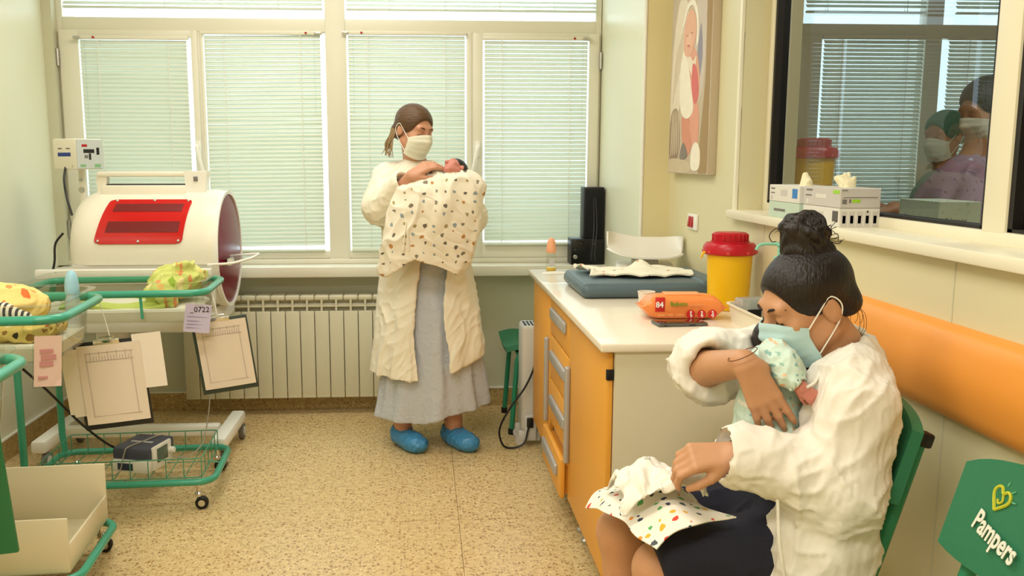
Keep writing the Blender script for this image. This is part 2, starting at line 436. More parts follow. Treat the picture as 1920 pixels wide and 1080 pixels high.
def simple_glass(name, tint, rough=0.0, refl=.06):
    m = bpy.data.materials.new(name); m.use_nodes = True; nt = m.node_tree; nt.nodes.clear()
    out = nt.nodes.new('ShaderNodeOutputMaterial'); mix = nt.nodes.new('ShaderNodeMixShader')
    tr = nt.nodes.new('ShaderNodeBsdfTransparent'); gl = nt.nodes.new('ShaderNodeBsdfGlossy'); fr = nt.nodes.new('ShaderNodeFresnel')
    fr.inputs[0].default_value = 1.45; tr.inputs[0].default_value = tint; gl.inputs['Roughness'].default_value = rough
    ge = nt.nodes.new('ShaderNodeNewGeometry'); inv = nt.nodes.new('ShaderNodeMath'); inv.operation = 'SUBTRACT'; inv.inputs[0].default_value = 1; nt.links.new(ge.outputs['Backfacing'], inv.inputs[1])
    fm = nt.nodes.new('ShaderNodeMath'); fm.operation = 'MULTIPLY'; nt.links.new(fr.outputs[0], fm.inputs[0]); nt.links.new(inv.outputs[0], fm.inputs[1])   # one reflection per pane: its front face
    nt.links.new(fm.outputs[0], mix.inputs[0]); nt.links.new(tr.outputs[0], mix.inputs[1]); nt.links.new(gl.outputs[0], mix.inputs[2]); nt.links.new(mix.outputs[0], out.inputs[0])
    MATS[name] = m; return m
M_glass = simple_glass('window_glass', (.93, .97, .97, 1))
M_tint = simple_glass('observation_glass', (.58, .60, .59, 1))
M_acryl = simple_glass('clear_acrylic', (.93, .94, .91, 1), .02)
M_slat = bpy.data.materials.new('blind_slat_enamel'); M_slat.use_nodes = True
_nt = M_slat.node_tree; _p = _nt.nodes['Principled BSDF']; _p.inputs['Base Color'].default_value = lin((226, 226, 206)); _p.inputs['Roughness'].default_value = .4
_tl = _nt.nodes.new('ShaderNodeBsdfTranslucent'); _tl.inputs[0].default_value = (.80, .92, .90, 1); _mx = _nt.nodes.new('ShaderNodeMixShader'); _mx.inputs[0].default_value = .24
_nt.links.new(_p.outputs[0], _mx.inputs[1]); _nt.links.new(_tl.outputs[0], _mx.inputs[2]); _nt.links.new(_mx.outputs[0], _nt.nodes['Material Output'].inputs[0])

# ------------------------------------------------------------------ shell
YB, XL, XR, YF = 5.0, -2.0, 1.2, -1.0
XN0, XN1, YN = 1.01, 1.063, 4.23          # window niche: right reveal runs from (XN0, YB) to (XN1, YN)
fl = struct(MB().bb(XL-.1, 4.6, YF-.1, YB+.3, -.12, -.004).build('floor', M_seam, smooth=False))
# vinyl sheets welded at the seams
xs, ys = [XL, .137, XR+.02], [YF, .35, 3.35, YB]
for i in range(2):
    for j in range(3):
        MB().bb(xs[i]+.0011, xs[i+1]-.0011, ys[j]+.0011, ys[j+1]-.0011, -.006, 0).build('floor_sheet', M_floor, fl, False)
MB().bb(1.4, 4.5, YF, YB, -.006, 0).build('floor_sheet', M_floor, fl, False)
cl = struct(MB().bb(XL-.1, 4.6, YF-.1, YB+.3, CEIL, CEIL+.1).build('ceiling', M_ceil, smooth=False))
struct(MB().bb(XL-.12, XL, YF-.1, YB+.3, 0, CEIL).build('wall_left', M_wall, smooth=False))
struct(MB().bb(XL, 4.6, YF-.12, YF, 0, CEIL).build('wall_front', M_wallR, smooth=False))
SILL = .80
wb = struct(MB().bb(XL, 1.2, YB, YB+.25, 0, SILL).bb(XL, XL+.055, YB, YB+.25, SILL, CEIL).bb(1.01, 1.4, YB, YB+.25, SILL, CEIL)
            .bb(XL, 1.2, YB, YB+.25, 2.74, CEIL).build('wall_back', M_low, smooth=False))
struct(MB().bb(XL, XL+.052, YB-.06, YB+.01, SILL+.05, CEIL).build('wall_pier', M_low, smooth=False))
# right reveal of the window niche and the return beside it, coloured as shaded wall
nb = MB(); nb.prism([(XN0, YB), (XN1, YN), (XR+.14, YN), (XR+.14, YB)], 0, CEIL).build('wall_niche', M_wall, None, False)
struct(bpy.data.objects['wall_niche'])
struct(MB().bb(XN1+.008, XR+.01, YN-.006, YN, 0, CEIL).build('wall_return', M_wall2, smooth=False))
struct(MB().tube([(XN1, YN, 0.9), (XN1, YN, CEIL)], .009, 8).build('trim_1', M_white))
# right wall with the opening of the observation window
OY0, OY1, OZ0, OZ1 = -.4, 3.30, 1.225, 2.35
struct(MB().bb(XR, 1.42, OY1, YN+.01, 0, CEIL).bb(XR, 1.42, YF, OY0, 0, CEIL).bb(XR, 1.42, OY0, OY1, 0, OZ0).bb(XR, 1.42, OY0, OY1, OZ1, CEIL).build('wall_right', M_wallR, smooth=False))
for yy in (3.02, 1.9, .78):   # vertical joints of the wall panels under the sill
    struct(MB().bb(XR-.0015, XR+.001, yy-.002, yy+.002, 0, 1.2).build('trim_2', M_low, smooth=False))
# skirting
struct(MB().bb(XL, 1.2, YB-.012, YB, 0, .105).build('baseboard_back', M_base, smooth=False))
struct(MB().bb(XL, XL+.012, YF, YB, 0, .105).build('baseboard_left', M_base, smooth=False))
struct(MB().bb(XR-.012, XR, YF, YN, 0, .105).build('baseboard_right', M_base, smooth=False))
struct(MB().bb(XL+.002, 1.15, YB-.015, YB, .105, .112).build('trim_3', M_white, smooth=False))
struct(MB().bb(XL, XL+.015, YF, YB, .105, .112).build('trim_4', M_white, smooth=False))
# window sill
ws = struct(MB().bb(XL+.02, 1.04, YB-.17, YB+.02, .785, .845, .008).build('trim_5', M_upvc))
struct(MB().bb(XL+.02, 1.02, YB-.035, YB+.02, .845, .872, .004).build('trim_6', M_upvc))

# ------------------------------------------------------------------ facade windows with blinds
def rect_frame(mb, x0, x1, z0, z1, w, y0, y1, bev=.006, ws=None):
    l, r, b, t = ws or (w, w, w, w)
    mb.bb(x0, x0+l, y0, y1, z0, z1, bev); mb.bb(x1-r, x1, y0, y1, z0, z1, bev)
    mb.bb(x0+l-.004, x1-r+.004, y0, y1, z0, z0+b, bev); mb.bb(x0+l-.004, x1-r+.004, y0, y1, z1-t, z1, bev)
def blind(x0, x1, ztop, zbot, y, label, cat='blind', nc=2, pitch=.0225, tilt=62, red=0, group=None, sag=0.0):
    t = thing('venetian_blind', label, cat, ((x0+x1)/2, y, zbot), 0, group)
    w = x1-x0; H = ztop-zbot
    MB().bb(-w/2-.01, w/2+.01, -.014, .014, H-.022, H, .004).build('headrail', M_upvc, t)
    MB().bb(-w/2, w/2, -.011, .011, 0, .012, .003).build('bottom_rail', M_slat, t)
    a = math.radians(tilt); hw = .0125
    prof = []
    for k in range(4):
        s = -1+2*k/3; bow = .0011*(1-s*s)
        prof.append((s*hw*math.cos(a)+bow*math.sin(a), s*hw*math.sin(a)+-bow*math.cos(a)))
    mb = MB(); th_ = .0005
    ring = [(p[0], p[1]+th_) for p in prof]+[(p[0], p[1]-th_) for p in prof[::-1]]
    mb.loft([[(-w/2, p[0], p[1]) for p in ring], [(w/2, p[0], p[1]) for p in ring]])
    z = H-.036; first = None; n = 0; rg = random.Random(int(x0*100)+int(ztop*10))
    while z > .02:
        if first is None: first = mb.build('slat', M_slat, t); o = first
        else: o = first.copy(); COL.objects.link(o); o.parent = t
        o.location = (0, 0, z); o.rotation_euler = (rg.uniform(-.03, .03), rg.uniform(-.0012, .0012)+sag, 0)
        z -= pitch; n += 1
    for k in range(nc):
        x = -w/2+w*(.17+.66*k/max(1, nc-1))
        MB().tube([(x, -.0145, .004), (x, -.0145, H-.02)], .002, 5).tube([(x, .0145, .004), (x, .0145, H-.02)], .0013, 5).build('ladder_cord', M_white, t)
    if red:
        rx = red*(w/2-.075)
        MB().lathe([(.006, 0), (.006, .006), (.003, .008)], (rx, -.014, H-.012), 12, Matrix.Rotation(math.pi/2, 4, 'X')).build('tilt_knob', M_red, t)
        MB().bb(red*(w/2)-.03, red*(w/2)+.005, -.022, -.012, H-.020, H-.006, .002).build('end_bracket', M_steel, t)
        MB().tube([(red*(w/2-.03), -.02, H-.02), (red*(w/2-.03), -.022, H-.45)], .002, 6).build('tilt_wand', M_glass, t)
    return t
def facade(x0, xm0, xm1, x1, splits, wn, adj=False):
    """one band of facade windows: left pair, mullion, right pair, transom lights above"""
    y0, y1 = YB, YB+.07
    fr = MB()
    rect_frame(fr, x0, x1, .86, 2.74, .035, y0, y1)
    fr.bb(xm0, xm1, y0-.012, y1, .86, 2.74, .006)
    fr.bb(x0+.03, x1-.03, y0-.004, y1, 2.108, 2.186, .008)
    for (s, sz0) in splits: fr.bb(s-.028, s+.028, y0, y1, .89, 2.12, .006)
    o = struct(fr.build('window_%d' % wn, M_upvc))
    return o
w1 = facade(XL+.05, -.52, -.41, 1.008, [(-1.21, .9), (.295, .9)], 1)
def pane(par, x0, x1, z0, z1): return MB().bb(x0, x1, YB+.028, YB+.036, z0, z1).build('pane', M_glass, par, False)
def sash(par, x0, x1, z0, z1, ws, y0=YB-.022):
    mb = MB(); rect_frame(mb, x0, x1, z0, z1, .05, y0, YB+.05, .007, ws)
    s = mb.build('sash', M_upvc, par); pane(par, x0+ws[0]-.01, x1-ws[1]+.01, z0+ws[2]-.01, z1-ws[3]+.01); return s
sash(w1, -1.935, -1.205, .872, 2.118, (.105, .035, .04, .04))
sash(w1, .29, .995, .872, 2.118, (.055, .06, .09, .025))
sash(w1, -1.195, -.505, .872, 2.122, (.02, .012, .045, .008), YB-.008)
sash(w1, -.415, .285, .872, 2.125, (.012, .032, .045, .008), YB-.008)
for a, b in ((-1.92, -.52), (-.41, .985)): pane(w1, a+.03, b-.0, 2.18, 2.72)
for hx, sgn in ((-1.222, -1), (.315, 1)):
    MB().bb(hx-.014, hx+.014, YB-.034, YB-.02, 1.44, 1.53, .004).tube(fillet([(hx, YB-.03, 1.50), (hx, YB-.065, 1.50), (hx-sgn*.012, YB-.068, 1.44), (hx-sgn*.03, YB-.066, 1.36)], .02), .0105, 8).build('window_handle', M_white, w1)
for hx in (-1.94, 1.0):
    for hz in (1.05, 1.97): MB().tube([(hx, YB-.03, hz-.045), (hx, YB-.03, hz+.045)], .008, 8).tube([(hx, YB-.03, hz-.003), (hx, YB-.03, hz+.003)], .0095, 8).build('hinge', M_steel, w1)
YBL = YB-.016
blind(-1.818, -1.258, 2.085, .915, YBL-.016, 'cream venetian blind in the casement above the infant warmer', red=-1, tilt=64)
blind(-1.168, -.545, 2.118, .915, YBL, 'pale venetian blind with a bright gap along its side, between casement and mullion', red=1, tilt=60, sag=-.012)
blind(-.395, .245, 2.122, .915, YBL, 'pale venetian blind right behind the standing woman', red=-1, tilt=60)
blind(.352, .925, 2.098, .945, YBL-.016, 'greyish venetian blind in the casement above the feeding bottle', red=1, tilt=54, sag=-.002)
blind(-1.90, -.53, 2.72, 2.228, YBL, 'wide short venetian blind in the transom above the infant warmer', nc=4, tilt=45)
blind(-.40, .97, 2.72, 2.228, YBL, 'wide short venetian blind in the transom above the standing woman', nc=4, tilt=35)

# ------------------------------------------------------------------ adjoining room behind the observation window
w3 = facade(2.12, 2.865, 2.965, 4.5, [(3.7, .9)], 3)
MB().bb(2.13, 2.262, YB-.02, YB+.05, .872, 2.118, .006).build('sash', M_upvc, w3); pane(w3, 2.15, 2.87, .9, 2.11); pane(w3, 2.96, 3.68, .9, 2.11); pane(w3, 3.72, 4.47, .9, 2.11); pane(w3, 2.15, 2.87, 2.18, 2.72); pane(w3, 2.96, 4.47, 2.18, 2.72)
struct(MB().bb(1.34, 2.12, YB, YB+.25, 0, CEIL).bb(2.12, 4.6, YB, YB+.25, 0, .86).bb(2.12, 4.6, YB, YB+.25, 2.74, CEIL).build('wall_adjoining_back', M_low, smooth=False))
struct(MB().bb(4.5, 4.6, YF, YB, 0, CEIL).build('wall_adjoining_side', M_low, smooth=False))
struct(MB().bb(2.12, 4.5, YB-.2, YB+.01, .79, .86, .006).build('trim_7', M_upvc))
g2 = 'blinds of the adjoining room'
blind(2.275, 2.855, 2.12, .92, YBL, 'grey-looking venetian blind of the adjoining room beside its bright window gap', tilt=50)
blind(3.005, 3.665, 2.12, .92, YBL, 'venetian blind of the adjoining room behind the figure in lilac', tilt=50)
blind(3.74, 4.46, 2.12, .92, YBL, 'venetian blind in the far casement of the adjoining room', tilt=50)
blind(2.16, 2.855, 2.72, 2.24, YBL, 'short transom blind of the adjoining room above the red-lidded bin', tilt=45)
blind(3.03, 4.46, 2.72, 2.24, YBL, 'wide transom blind of the adjoining room above the figure in lilac', tilt=45, nc=4)

# observation window frame and glass in the right wall
XG = 1.33
mb = MB()
mb.bb(XG-.035, XG+.035, 3.262, 3.30, OZ0, OZ1, .006); mb.bb(XG-.035, XG+.035, OY0, 3.27, OZ0, 1.268, .006); mb.bb(XG-.035, XG+.035, OY0, 3.27, OZ1-.05, OZ1, .006)
mb.bb(XG-.035, XG+.035, 1.885, 1.968, 1.26, OZ1-.04, .006); mb.bb(XG-.035, XG+.035, OY0, OY0+.05, OZ0, OZ1, .006)
w2 = struct(mb.build('window_2', M_upvc2))
for (a, b) in ((1.968, 3.262), (OY0+.05, 1.885)):
    gk = MB(); 
    for (p, q, r_, s_) in ((a, a+.012, 1.268, OZ1-.05), (b-.016, b, 1.268, OZ1-.05), (a, b, 1.268, 1.276), (a, b, OZ1-.058, OZ1-.05)): gk.bb(XG-.028, XG+.02, p, q, r_, s_)
    gk.build('gasket', M_dark, w2, False)
    MB().bb(XG-.004, XG+.004, a+.004, b-.004, 1.27, OZ1-.052).build('pane', M_tint, w2, False)
struct(MB().bb(XR-.035, XG-.03, OY0-.03, OY1+.03, 1.206, 1.238, .006).build('trim_8', M_upvc2))
struct(MB().bb(XR-.01, XR+.004, OY1, OY1+.022, 1.235, OZ1).build('trim_9', M_upvc2, smooth=False))

# ------------------------------------------------------------------ orange bumper rail on the right wall
rz0, rz1 = .848, 1.062
prof = [(XR+.001, rz0), (XR-.018, rz0+.004), (XR-.034, rz0+.02)]+[(XR-.034-.016*math.sin(math.pi*k/8), rz0+.02+(rz1-rz0-.04)*k/8) for k in range(1, 8)]+[(XR-.034, rz1-.02), (XR-.018, rz1-.004), (XR+.001, rz1)]
mb = MB(); mb.loft([[(p[0], y, p[1]) for p in prof] for y in (-.9, 2.44)])
tag(mb.build('bumper_rail', M_orange), 'long orange plastic bumper rail along the cream wall under the sill', 'wall rail')

# ------------------------------------------------------------------ ceiling lamps (above the view)
M_lamp = mat('lamp_diffuser', (255, 244, 222), .5, emit=2.0)
for i, (lx, ly) in enumerate(LAMPS+[(2.2, 2.2)]):
    t = thing('ceiling_lamp', ['surface-mounted ceiling lamp over the doorway side', 'surface-mounted ceiling lamp over the middle of the floor', 'surface-mounted ceiling lamp over the window side', 'surface-mounted ceiling lamp of the adjoining room'][i], 'ceiling lamp', (lx, ly, CEIL-.1))
    mb = MB(); rect_frame(mb, -.8, .8, -.30, .30, .04, -.05, .05)
    o = mb.build('lamp_frame', M_white, t); o.data.transform(Matrix.Translation((0, 0, .05)) @ Matrix.Rotation(math.pi/2, 4, 'X'))
    MB().bb(-.76, .76, -.26, .26, .01, .02).build('diffuser', M_lamp, t, False)
# ------------------------------------------------------------------ base cabinets and worktop
M_cab = mat('cabinet_orange_laminate', (228, 162, 62), .42, noise=(3, .02))
M_cabe = mat('cabinet_edge_orange', (216, 140, 40), .45)
M_end = mat('cabinet_cream_panel', (220, 212, 186), .5)
M_top = mat('worktop_laminate', (238, 226, 206), .22, coat=.3)
M_grip = mat('grey_grip_plastic', (176, 176, 176), .32, metal=.35)
XC = .54
def cab_unit(y0, y1, label, kind):
    t = thing('base_cabinet', label, 'cabinet', (XC, (y0+y1)/2, 0))
    h = (y1-y0)/2
    MB().bb(.022, .63, -h, h, .15, .872).build('carcass', M_end, t, False)
    for lx in (.07, .58):
        for ly in (-h+.05, h-.05): MB().lathe([(.022, 0), (.022, .012), (.014, .018), (.014, .15)], (lx, ly, 0), 12).build('leg', M_steel, t)
    if kind == 'drawers':
        for i, (z0, z1, out, tl) in enumerate(((.702, .866, 0, 0), (.512, .694, 0, 0), (.322, .504, 0, 0), (.155, .306, .028, .0))):
            d = MB().bb(-out, .02-out, -h+.003, h-.003, z0, z1, .005).build('drawer', M_cab, t)
            zz = (z0+z1)/2+.015
            MB().box((-out-.006, 0, zz), (.018, .36, .046), .008, 3).build('handle', M_grip, d)
            if out: MB().bb(.02-out, .12, -h+.02, h-.02, z0+.01, z1-.03).build('drawer_box', M_cabe, d, False)
    else:
        d = MB().bb(0, .02, -h+.003, h-.003, .155, .866, .005).build('door', M_cab, t)
        hy = -h+.035 if kind == 'far' else h-.028
        MB().box((-.010, hy, .49), (.022, .022, .37), .008, 3).build('handle', M_grip, d)
        if kind == 'near':
            for hz in (.80, .275): MB().bb(-.001, .021, -h-.004, -h+.012, hz-.016, hz+.016, .002).build('hinge', M_black, d)
    return t
cab_unit(3.64, 4.20, 'orange cabinet unit with one door beside the heater', 'far')
cab_unit(3.16, 3.64, 'orange unit of four drawers with grey grips, lowest drawer ajar', 'drawers')
t = cab_unit(2.50, 3.16, 'orange cabinet unit with one door and cream end panel beside seated woman', 'near')
MB().bb(.0215, .645, -.345, -.33, .15, .872).build('end_panel', M_end, t, False)
tag(MB().bb(.515, 1.195, 2.47, 4.22, .873, .9, .006, 3).build('worktop', M_top), 'long white laminate worktop lying over the orange cabinets', 'worktop')

# ------------------------------------------------------------------ things on the worktop
ZT = .9
M_sharpY = mat('yellow_bin_plastic', (240, 190, 18), .35, sss=.0)
M_sharpR = mat('red_lid_plastic', (190, 14, 36), .32)
def sharps(loc, label, s=1.0, my=None, mr=None):
    t = thing('sharps_container', label, 'container', loc)
    a, b_ = my or M_sharpY, mr or M_sharpR
    MB().lathe([(.066*s, 0), (.070*s, .004*s), (.079*s, .195*s), (.079*s, .2*s)], seg=32).build('bin_body', a, t)
    l = MB().lathe([(.086*s, .196*s), (.092*s, .2*s), (.093*s, .222*s), (.084*s, .236*s), (.066*s, .24*s), (.066*s, .244*s)], seg=36).build('lid', b_, t)
    mb = MB(); mb.lathe([(.058*s, .24*s), (.060*s, .268*s), (.054*s, .273*s)], seg=28)
    for k in range(22):
        an = 2*math.pi*k/22
        if k % 11 in (0, 1, 2): continue
        mb.box((.060*s*math.cos(an), .060*s*math.sin(an), .255*s), (.006*s, .006*s, .026*s), .001, 1, Matrix.Rotation(an, 4, 'Z'))
    mb.build('screw_cap', b_, l)
    for k in range(8):
        an = 2*math.pi*(k+.5)/8; mb = MB(); mb.box((.0925*s*math.cos(an), .0925*s*math.sin(an), .206*s), (.006*s, .012*s, .01*s), .002, 1, Matrix.Rotation(an, 4, 'Z'))
        mb.build('clip', mat('clip_pale_red', (214, 70, 66), .4), l)
    return t
t = sharps((1.09, 3.05, ZT), 'yellow sharps container with red screw lid on the worktop')
MB().tube([(-.093-.012*math.sin(k*.5), -.02+.03*k/8, .195+.012*math.cos(k*.9)) for k in range(9)], .003, 6).build('tether', M_sharpY, t)
# changing mat
M_matt = mat('blue_grey_vinyl', (86, 104, 112), .42, bump=(90, .05))
mb = MB(); mb.box((0, 0, .03), (.56, .46, .058), .028, 4); mb.box((.23, 0, .052), (.09, .46, .03), .014, 3); mb.box((-.24, 0, .048), (.06, .44, .02), .009, 3)
t = tag(mb.build('changing_mat', M_matt), 'blue-grey vinyl baby changing mat under a printed cloth', 'changing mat'); t.location = (.885, 3.51, ZT)
# cloth lying on the mat
M_printc = spotted('printed_muslin_small', (238, 234, 214), [(214, 150, 96), (150, 150, 146), (206, 206, 196), (228, 180, 140)], 26, .2, .85, (220, .08))
def clothf(u, v):
    x = -.20+.42*u+.02*math.sin(v*5); y = -.13+.26*v+.018*math.sin(u*9)
    z = .006+.007*abs(math.sin(u*13+v*3))+.006*math.sin(v*11+u*4)**2+.035*math.exp(-((u-.62)/.09)**2-((v-.75)/.2)**2)+.016*math.exp(-((u-.02)/.05)**2)*abs(math.sin(v*7))
    if u < .04: z += .004
    return (x, y, z)
t = tag(MB().grid(clothf, 44, 22, .006).build('muslin_cloth', M_printc), 'crumpled white printed muslin cloth lying on the blue-grey mat', 'cloth'); t.location = (.86, 3.55, ZT+.063)
# baby scale
M_scale = mat('scale_white', (232, 228, 218), .3)
t = thing('baby_scale', 'white baby scale with curved tray behind the changing mat', 'scale', (1.02, 3.93, ZT), math.radians(-12))
MB().box((-.01, 0, .032), (.26, .20, .06), .02, 3).box((-.01, 0, .07), (.12, .1, .03), .008).build('scale_base', M_scale, t)
def trayf(u, v):
    x = -.175+.33*u; s = 2*v-1
    y = s*.135*math.sqrt(max(.05, 1-.93*abs(2*u-1)**5))
    z = .105+.03*s*s+.034*s+.032*max(0, (.42-u)/.42)**1.5+.012*max(0, (u-.7)/.3)**2
    return (x, y, z)
MB().grid(trayf, 40, 14, .008).build('tray', M_scale, t)
MB().box((-.20, -.045, .02), (.13, .07, .032), .013, 3).build('display_unit', M_scale, t)
MB().box((-.20, -.045, .0365), (.06, .02, .003), .001).build('display', M_black, t)
# feeding bottle on the far end
M_bcap = mat('peach_bottle_cap', (240, 170, 128), .4, sss=.1); M_teat = mat('milky_plastic', (226, 220, 206), .35)
t = thing('baby_bottle', 'small clear baby bottle with peach cap at the far worktop corner', 'bottle', (.612, 4.13, ZT))
MB().lathe([(.022, 0), (.025, .004), (.025, .072), (.0225, .08), (.021, .092)], seg=20).build('bottle_body', M_acryl, t)
MB().lathe([(.021, .003), (.0235, .006), (.0235, .02)], seg=20).build('juice', mat('apple_juice', (240, 196, 70), .2), t)
MB().lathe([(.0225, .09), (.0235, .093), (.0235, .112), (.021, .118), (.02, .14), (.012, .156), (.006, .16)], seg=20).build('cap', M_bcap, t)
MB().bb(-.012, .012, -.0262, -.0248, .03, .062).build('sticker', mat('sticker_grey', (196, 190, 190), .6), t, False)
# paper slip and small wipe on the worktop
mb = MB().grid(lambda u, v: (.56+.11*u, 4.02+.07*v+.02*u, ZT+.001+.004*math.sin(u*3)*v), 8, 4, .0006)
tag(mb.build('paper_slip', mat('paper_white', (240, 236, 224), .7)), 'creased white paper slip on worktop before the baby bottle', 'paper')
# loudspeaker and radio on the sill
M_grille = mat('speaker_cloth', (14, 14, 15), .8, bump=(600, .2))
t = thing('stereo_receiver', 'black boxy stereo receiver standing on the window sill', 'stereo', (.925, 4.895, .845))
MB().bb(-.098, .085, -.06, .06, .004, .145, .004).build('housing', M_black, t)
MB().bb(-.092, .08, -.064, -.059, .012, .138, .002).build('front_panel', mat('glossy_black', (12, 12, 13), .2), t)
for dx, dz, r_ in ((-.075, .045, .012), (-.075, .085, .005), (-.045, .12, .004), (.03, .118, .004)):
    MB().lathe([(r_, 0), (r_, .008), (r_*.8, .01)], (dx, -.064, dz), 14, Matrix.Rotation(math.pi/2, 4, 'X')).build('knob', M_steel if r_ > .01 else mat('dim_button', (70, 68, 66), .4), t)
t = thing('loudspeaker', 'tall narrow black loudspeaker standing on the stereo receiver', 'loudspeaker', (.955, 4.9, .99))
MB().bb(-.058, .055, -.055, .055, 0, .285, .004).build('cabinet', M_black, t)
MB().bb(-.052, .049, -.061, -.054, .008, .277, .003).build('grille', M_grille, t)
for k, dx in enumerate((-.012, .004)):
    tag(MB().tube(spline([(.955+dx*.7, 4.826, 1.22), (.957+dx, 4.79, 1.06), (.94+dx, 4.75, .93), (.93+dx*1.6, 4.70, .88)]), .0028, 6).build('audio_cable', M_black), ['thin black speaker cable ending nearer the stereo receiver', 'thin black speaker cable ending nearer the baby scale'][k], 'cable')
# wipes, cup, phone
M_wipe = mat('wipes_orange_film', (252, 148, 78), .3, bump=(40, .25)); M_wipel = mat('wipes_light_film', (252, 170, 110), .3)
t = thing('wipes_pack', 'soft orange pack of baby wipes on the worktop', 'wipes', (.868, 2.875, ZT), math.radians(-3))
def pack(u, v):
    s = 2*u-1; an = 2*math.pi*v; e = 1-abs(s)**7*.88
    cy, cz = math.cos(an), math.sin(an); cy = math.copysign(abs(cy)**.6, cy); cz = math.copysign(abs(cz)**.6, cz)
    w = 1+.03*math.sin(9*an)*abs(s)**3
    return (s*.135, cy*(.052*(1-.1*abs(s)**6))*w, .042+cz*.041*e*w)
mb = MB(); mb.loft([[pack(i/26, k/24) for k in range(24)] for i in range(27)]); mb.build('pack_body', M_wipe, t)
for s in (-1, 1): MB().bb(s*.132-.012, s*.132+.012, -.048, .048, .040, .044, .001).build('sealed_end', M_wipe, t)
MB().box((.0, 0, .083), (.12, .06, .006), .003).build('flap', M_wipel, t)
M_wred = mat('print_red', (214, 44, 40), .45); M_wgrn = mat('print_green', (120, 150, 40), .45); M_wht = mat('print_white', (250, 246, 238), .5); M_brn = mat('print_brown', (196, 90, 40), .5)
ys = -.0552
F = lambda x, z, dy=0: frame((x, ys-dy, z), (1, 0, 0), (0, .12, 1))
MB().bb(-.098, -.066, -.054, -.048, .03, .078, .002).build('badge', M_wred, t)
text('lettering', '84', .026, M_wht, t, F(-.097, .045, .0015), bold=.0006)
text('lettering', 'Bebeto', .02, M_wgrn, t, F(-.05, .05, .002), bold=.0005); text('lettering', 'komfort', .016, M_wipel, t, F(.012, .05, .002), bold=.0002)
text('lettering', 'BABY WET WIPES', .011, M_wipel, t, F(-.088, .016, .004), bold=.0002)
for k in range(3):
    MB().lathe([(.0145, 0), (.0145, .001)], (.02+.036*k, ys+.001, .022), 20, Matrix.Rotation(math.pi/2, 4, 'X')).build('pictogram', M_wred, t)
    MB().lathe([(.003, 0), (.003, .0006)], (.02+.036*k, ys-.0002, .030), 10, Matrix.Rotation(math.pi/2, 4, 'X')).box((.02+.036*k, ys-.0006, .021), (.004, .001, .012), 0, 1, (0, .3*k, 0)).box((.023+.036*k, ys-.0006, .015), (.003, .001, .008), 0, 1, (0, .5, 0)).build('pictogram_mark', M_wht, t)
mb = MB(); mb.lathe([(.022, 0), (.029, .072), (.0305, .073), (.0305, .076), (.027, .076), (.021, .004)], seg=24)
t = tag(mb.build('paper_cup', mat('cup_white', (240, 228, 212), .5)), 'small white disposable cup behind the orange wipes', 'cup'); t.location = (.775, 2.975, ZT)
t = thing('mobile_phone', 'dark smartphone lying face up before the orange wipes', 'phone', (.828, 2.755, ZT), math.radians(4))
MB().box((0, 0, .0055), (.165, .08, .010), .0045, 3).build('phone_body', mat('phone_frame', (112, 108, 104), .35, metal=.6), t)
MB().box((0, 0, .0107), (.158, .073, .0012), .0005).build('screen', mat('phone_screen', (14, 12, 14), .08, coat=.5), t)
MB().box((-.06, -.0402, .005), (.012, .0014, .003), .0005).box((.03, -.0402, .005), (.02, .0014, .003), .0005).build('side_buttons', M_dark, t)
# white tray with small supplies
M_tray = mat('tray_cream_plastic', (238, 228, 204), .4)
t = thing('supply_tray', 'cream plastic supply tray at the wall, beside seated woman', 'tray', (1.092, 2.655, ZT), math.radians(0))
mb = MB()
def rr(hx, hy, z, r=.03, n=5):
    out = []
    for cx_, cy_, a0 in ((hx-r, hy-r, 0), (-hx+r, hy-r, 90), (-hx+r, -hy+r, 180), (hx-r, -hy+r, 270)):
        for k in range(n+1):
            a = math.radians(a0+90*k/n); out.append((cx_+r*math.cos(a), cy_+r*math.sin(a), z))
    return out
mb.loft([rr(.082, .148, 0), rr(.092, .158, .058), rr(.098, .164, .060), rr(.098, .164, .064), rr(.089, .155, .064), rr(.079, .143, .005)]); mb.build('tray_shell', M_tray, t)
t = thing('blister_box', 'silver foil blister box in the supply tray', 'medicine box', (1.06, 2.755, ZT+.006), .2)
MB().box((0, 0, .04), (.09, .05, .08), .006).build('box_body', mat('foil_silver', (190, 190, 188), .35, metal=.5, noise=(60, .3)), t)
MB().box((.0, -.0255, .03), (.05, .001, .03), 0).build('printed_panel', M_dark, t, False)
t = thing('spray_bottle', 'green squeeze bottle with purple cap in the supply tray', 'bottle', (1.135, 2.765, ZT+.006))
MB().lathe([(.02, 0), (.022, .004), (.022, .10), (.012, .118), (.01, .125)], seg=18).build('bottle_body', mat('lime_plastic', (150, 176, 60), .4), t)
MB().lathe([(.012, .122), (.014, .126), (.014, .17), (.008, .176)], seg=16).build('cap', mat('purple_cap', (112, 96, 160), .4), t)
t = thing('pump_bottle', 'pump dispenser bottle with mint-green nozzle in the supply tray', 'bottle', (1.108, 2.66, ZT+.006))
MB().lathe([(.035, 0), (.037, .005), (.037, .15), (.02, .175), (.014, .18), (.014, .2)], seg=22).build('bottle_body', mat('mint_white', (216, 232, 222), .4), t)
M_mint = mat('mint_plastic', (140, 206, 182), .4)
MB().lathe([(.016, .195), (.017, .2), (.017, .222), (.006, .226), (.006, .255), (.012, .258), (.012, .268)], seg=16).tube(fillet([(.0, 0, .262), (-.05, .0, .264), (-.068, .0, .258), (-.074, 0, .245)], .02), .0048, 8).build('pump_head', M_mint, t)
MB(); tag(MB().lathe([(.005, 0), (.008, .003), (.008, .012), (.003, .016)], (1.03, 2.68, ZT+.0055), 12).build('red_stopper', M_red), 'tiny red bottle stopper in the supply tray', 'stopper')

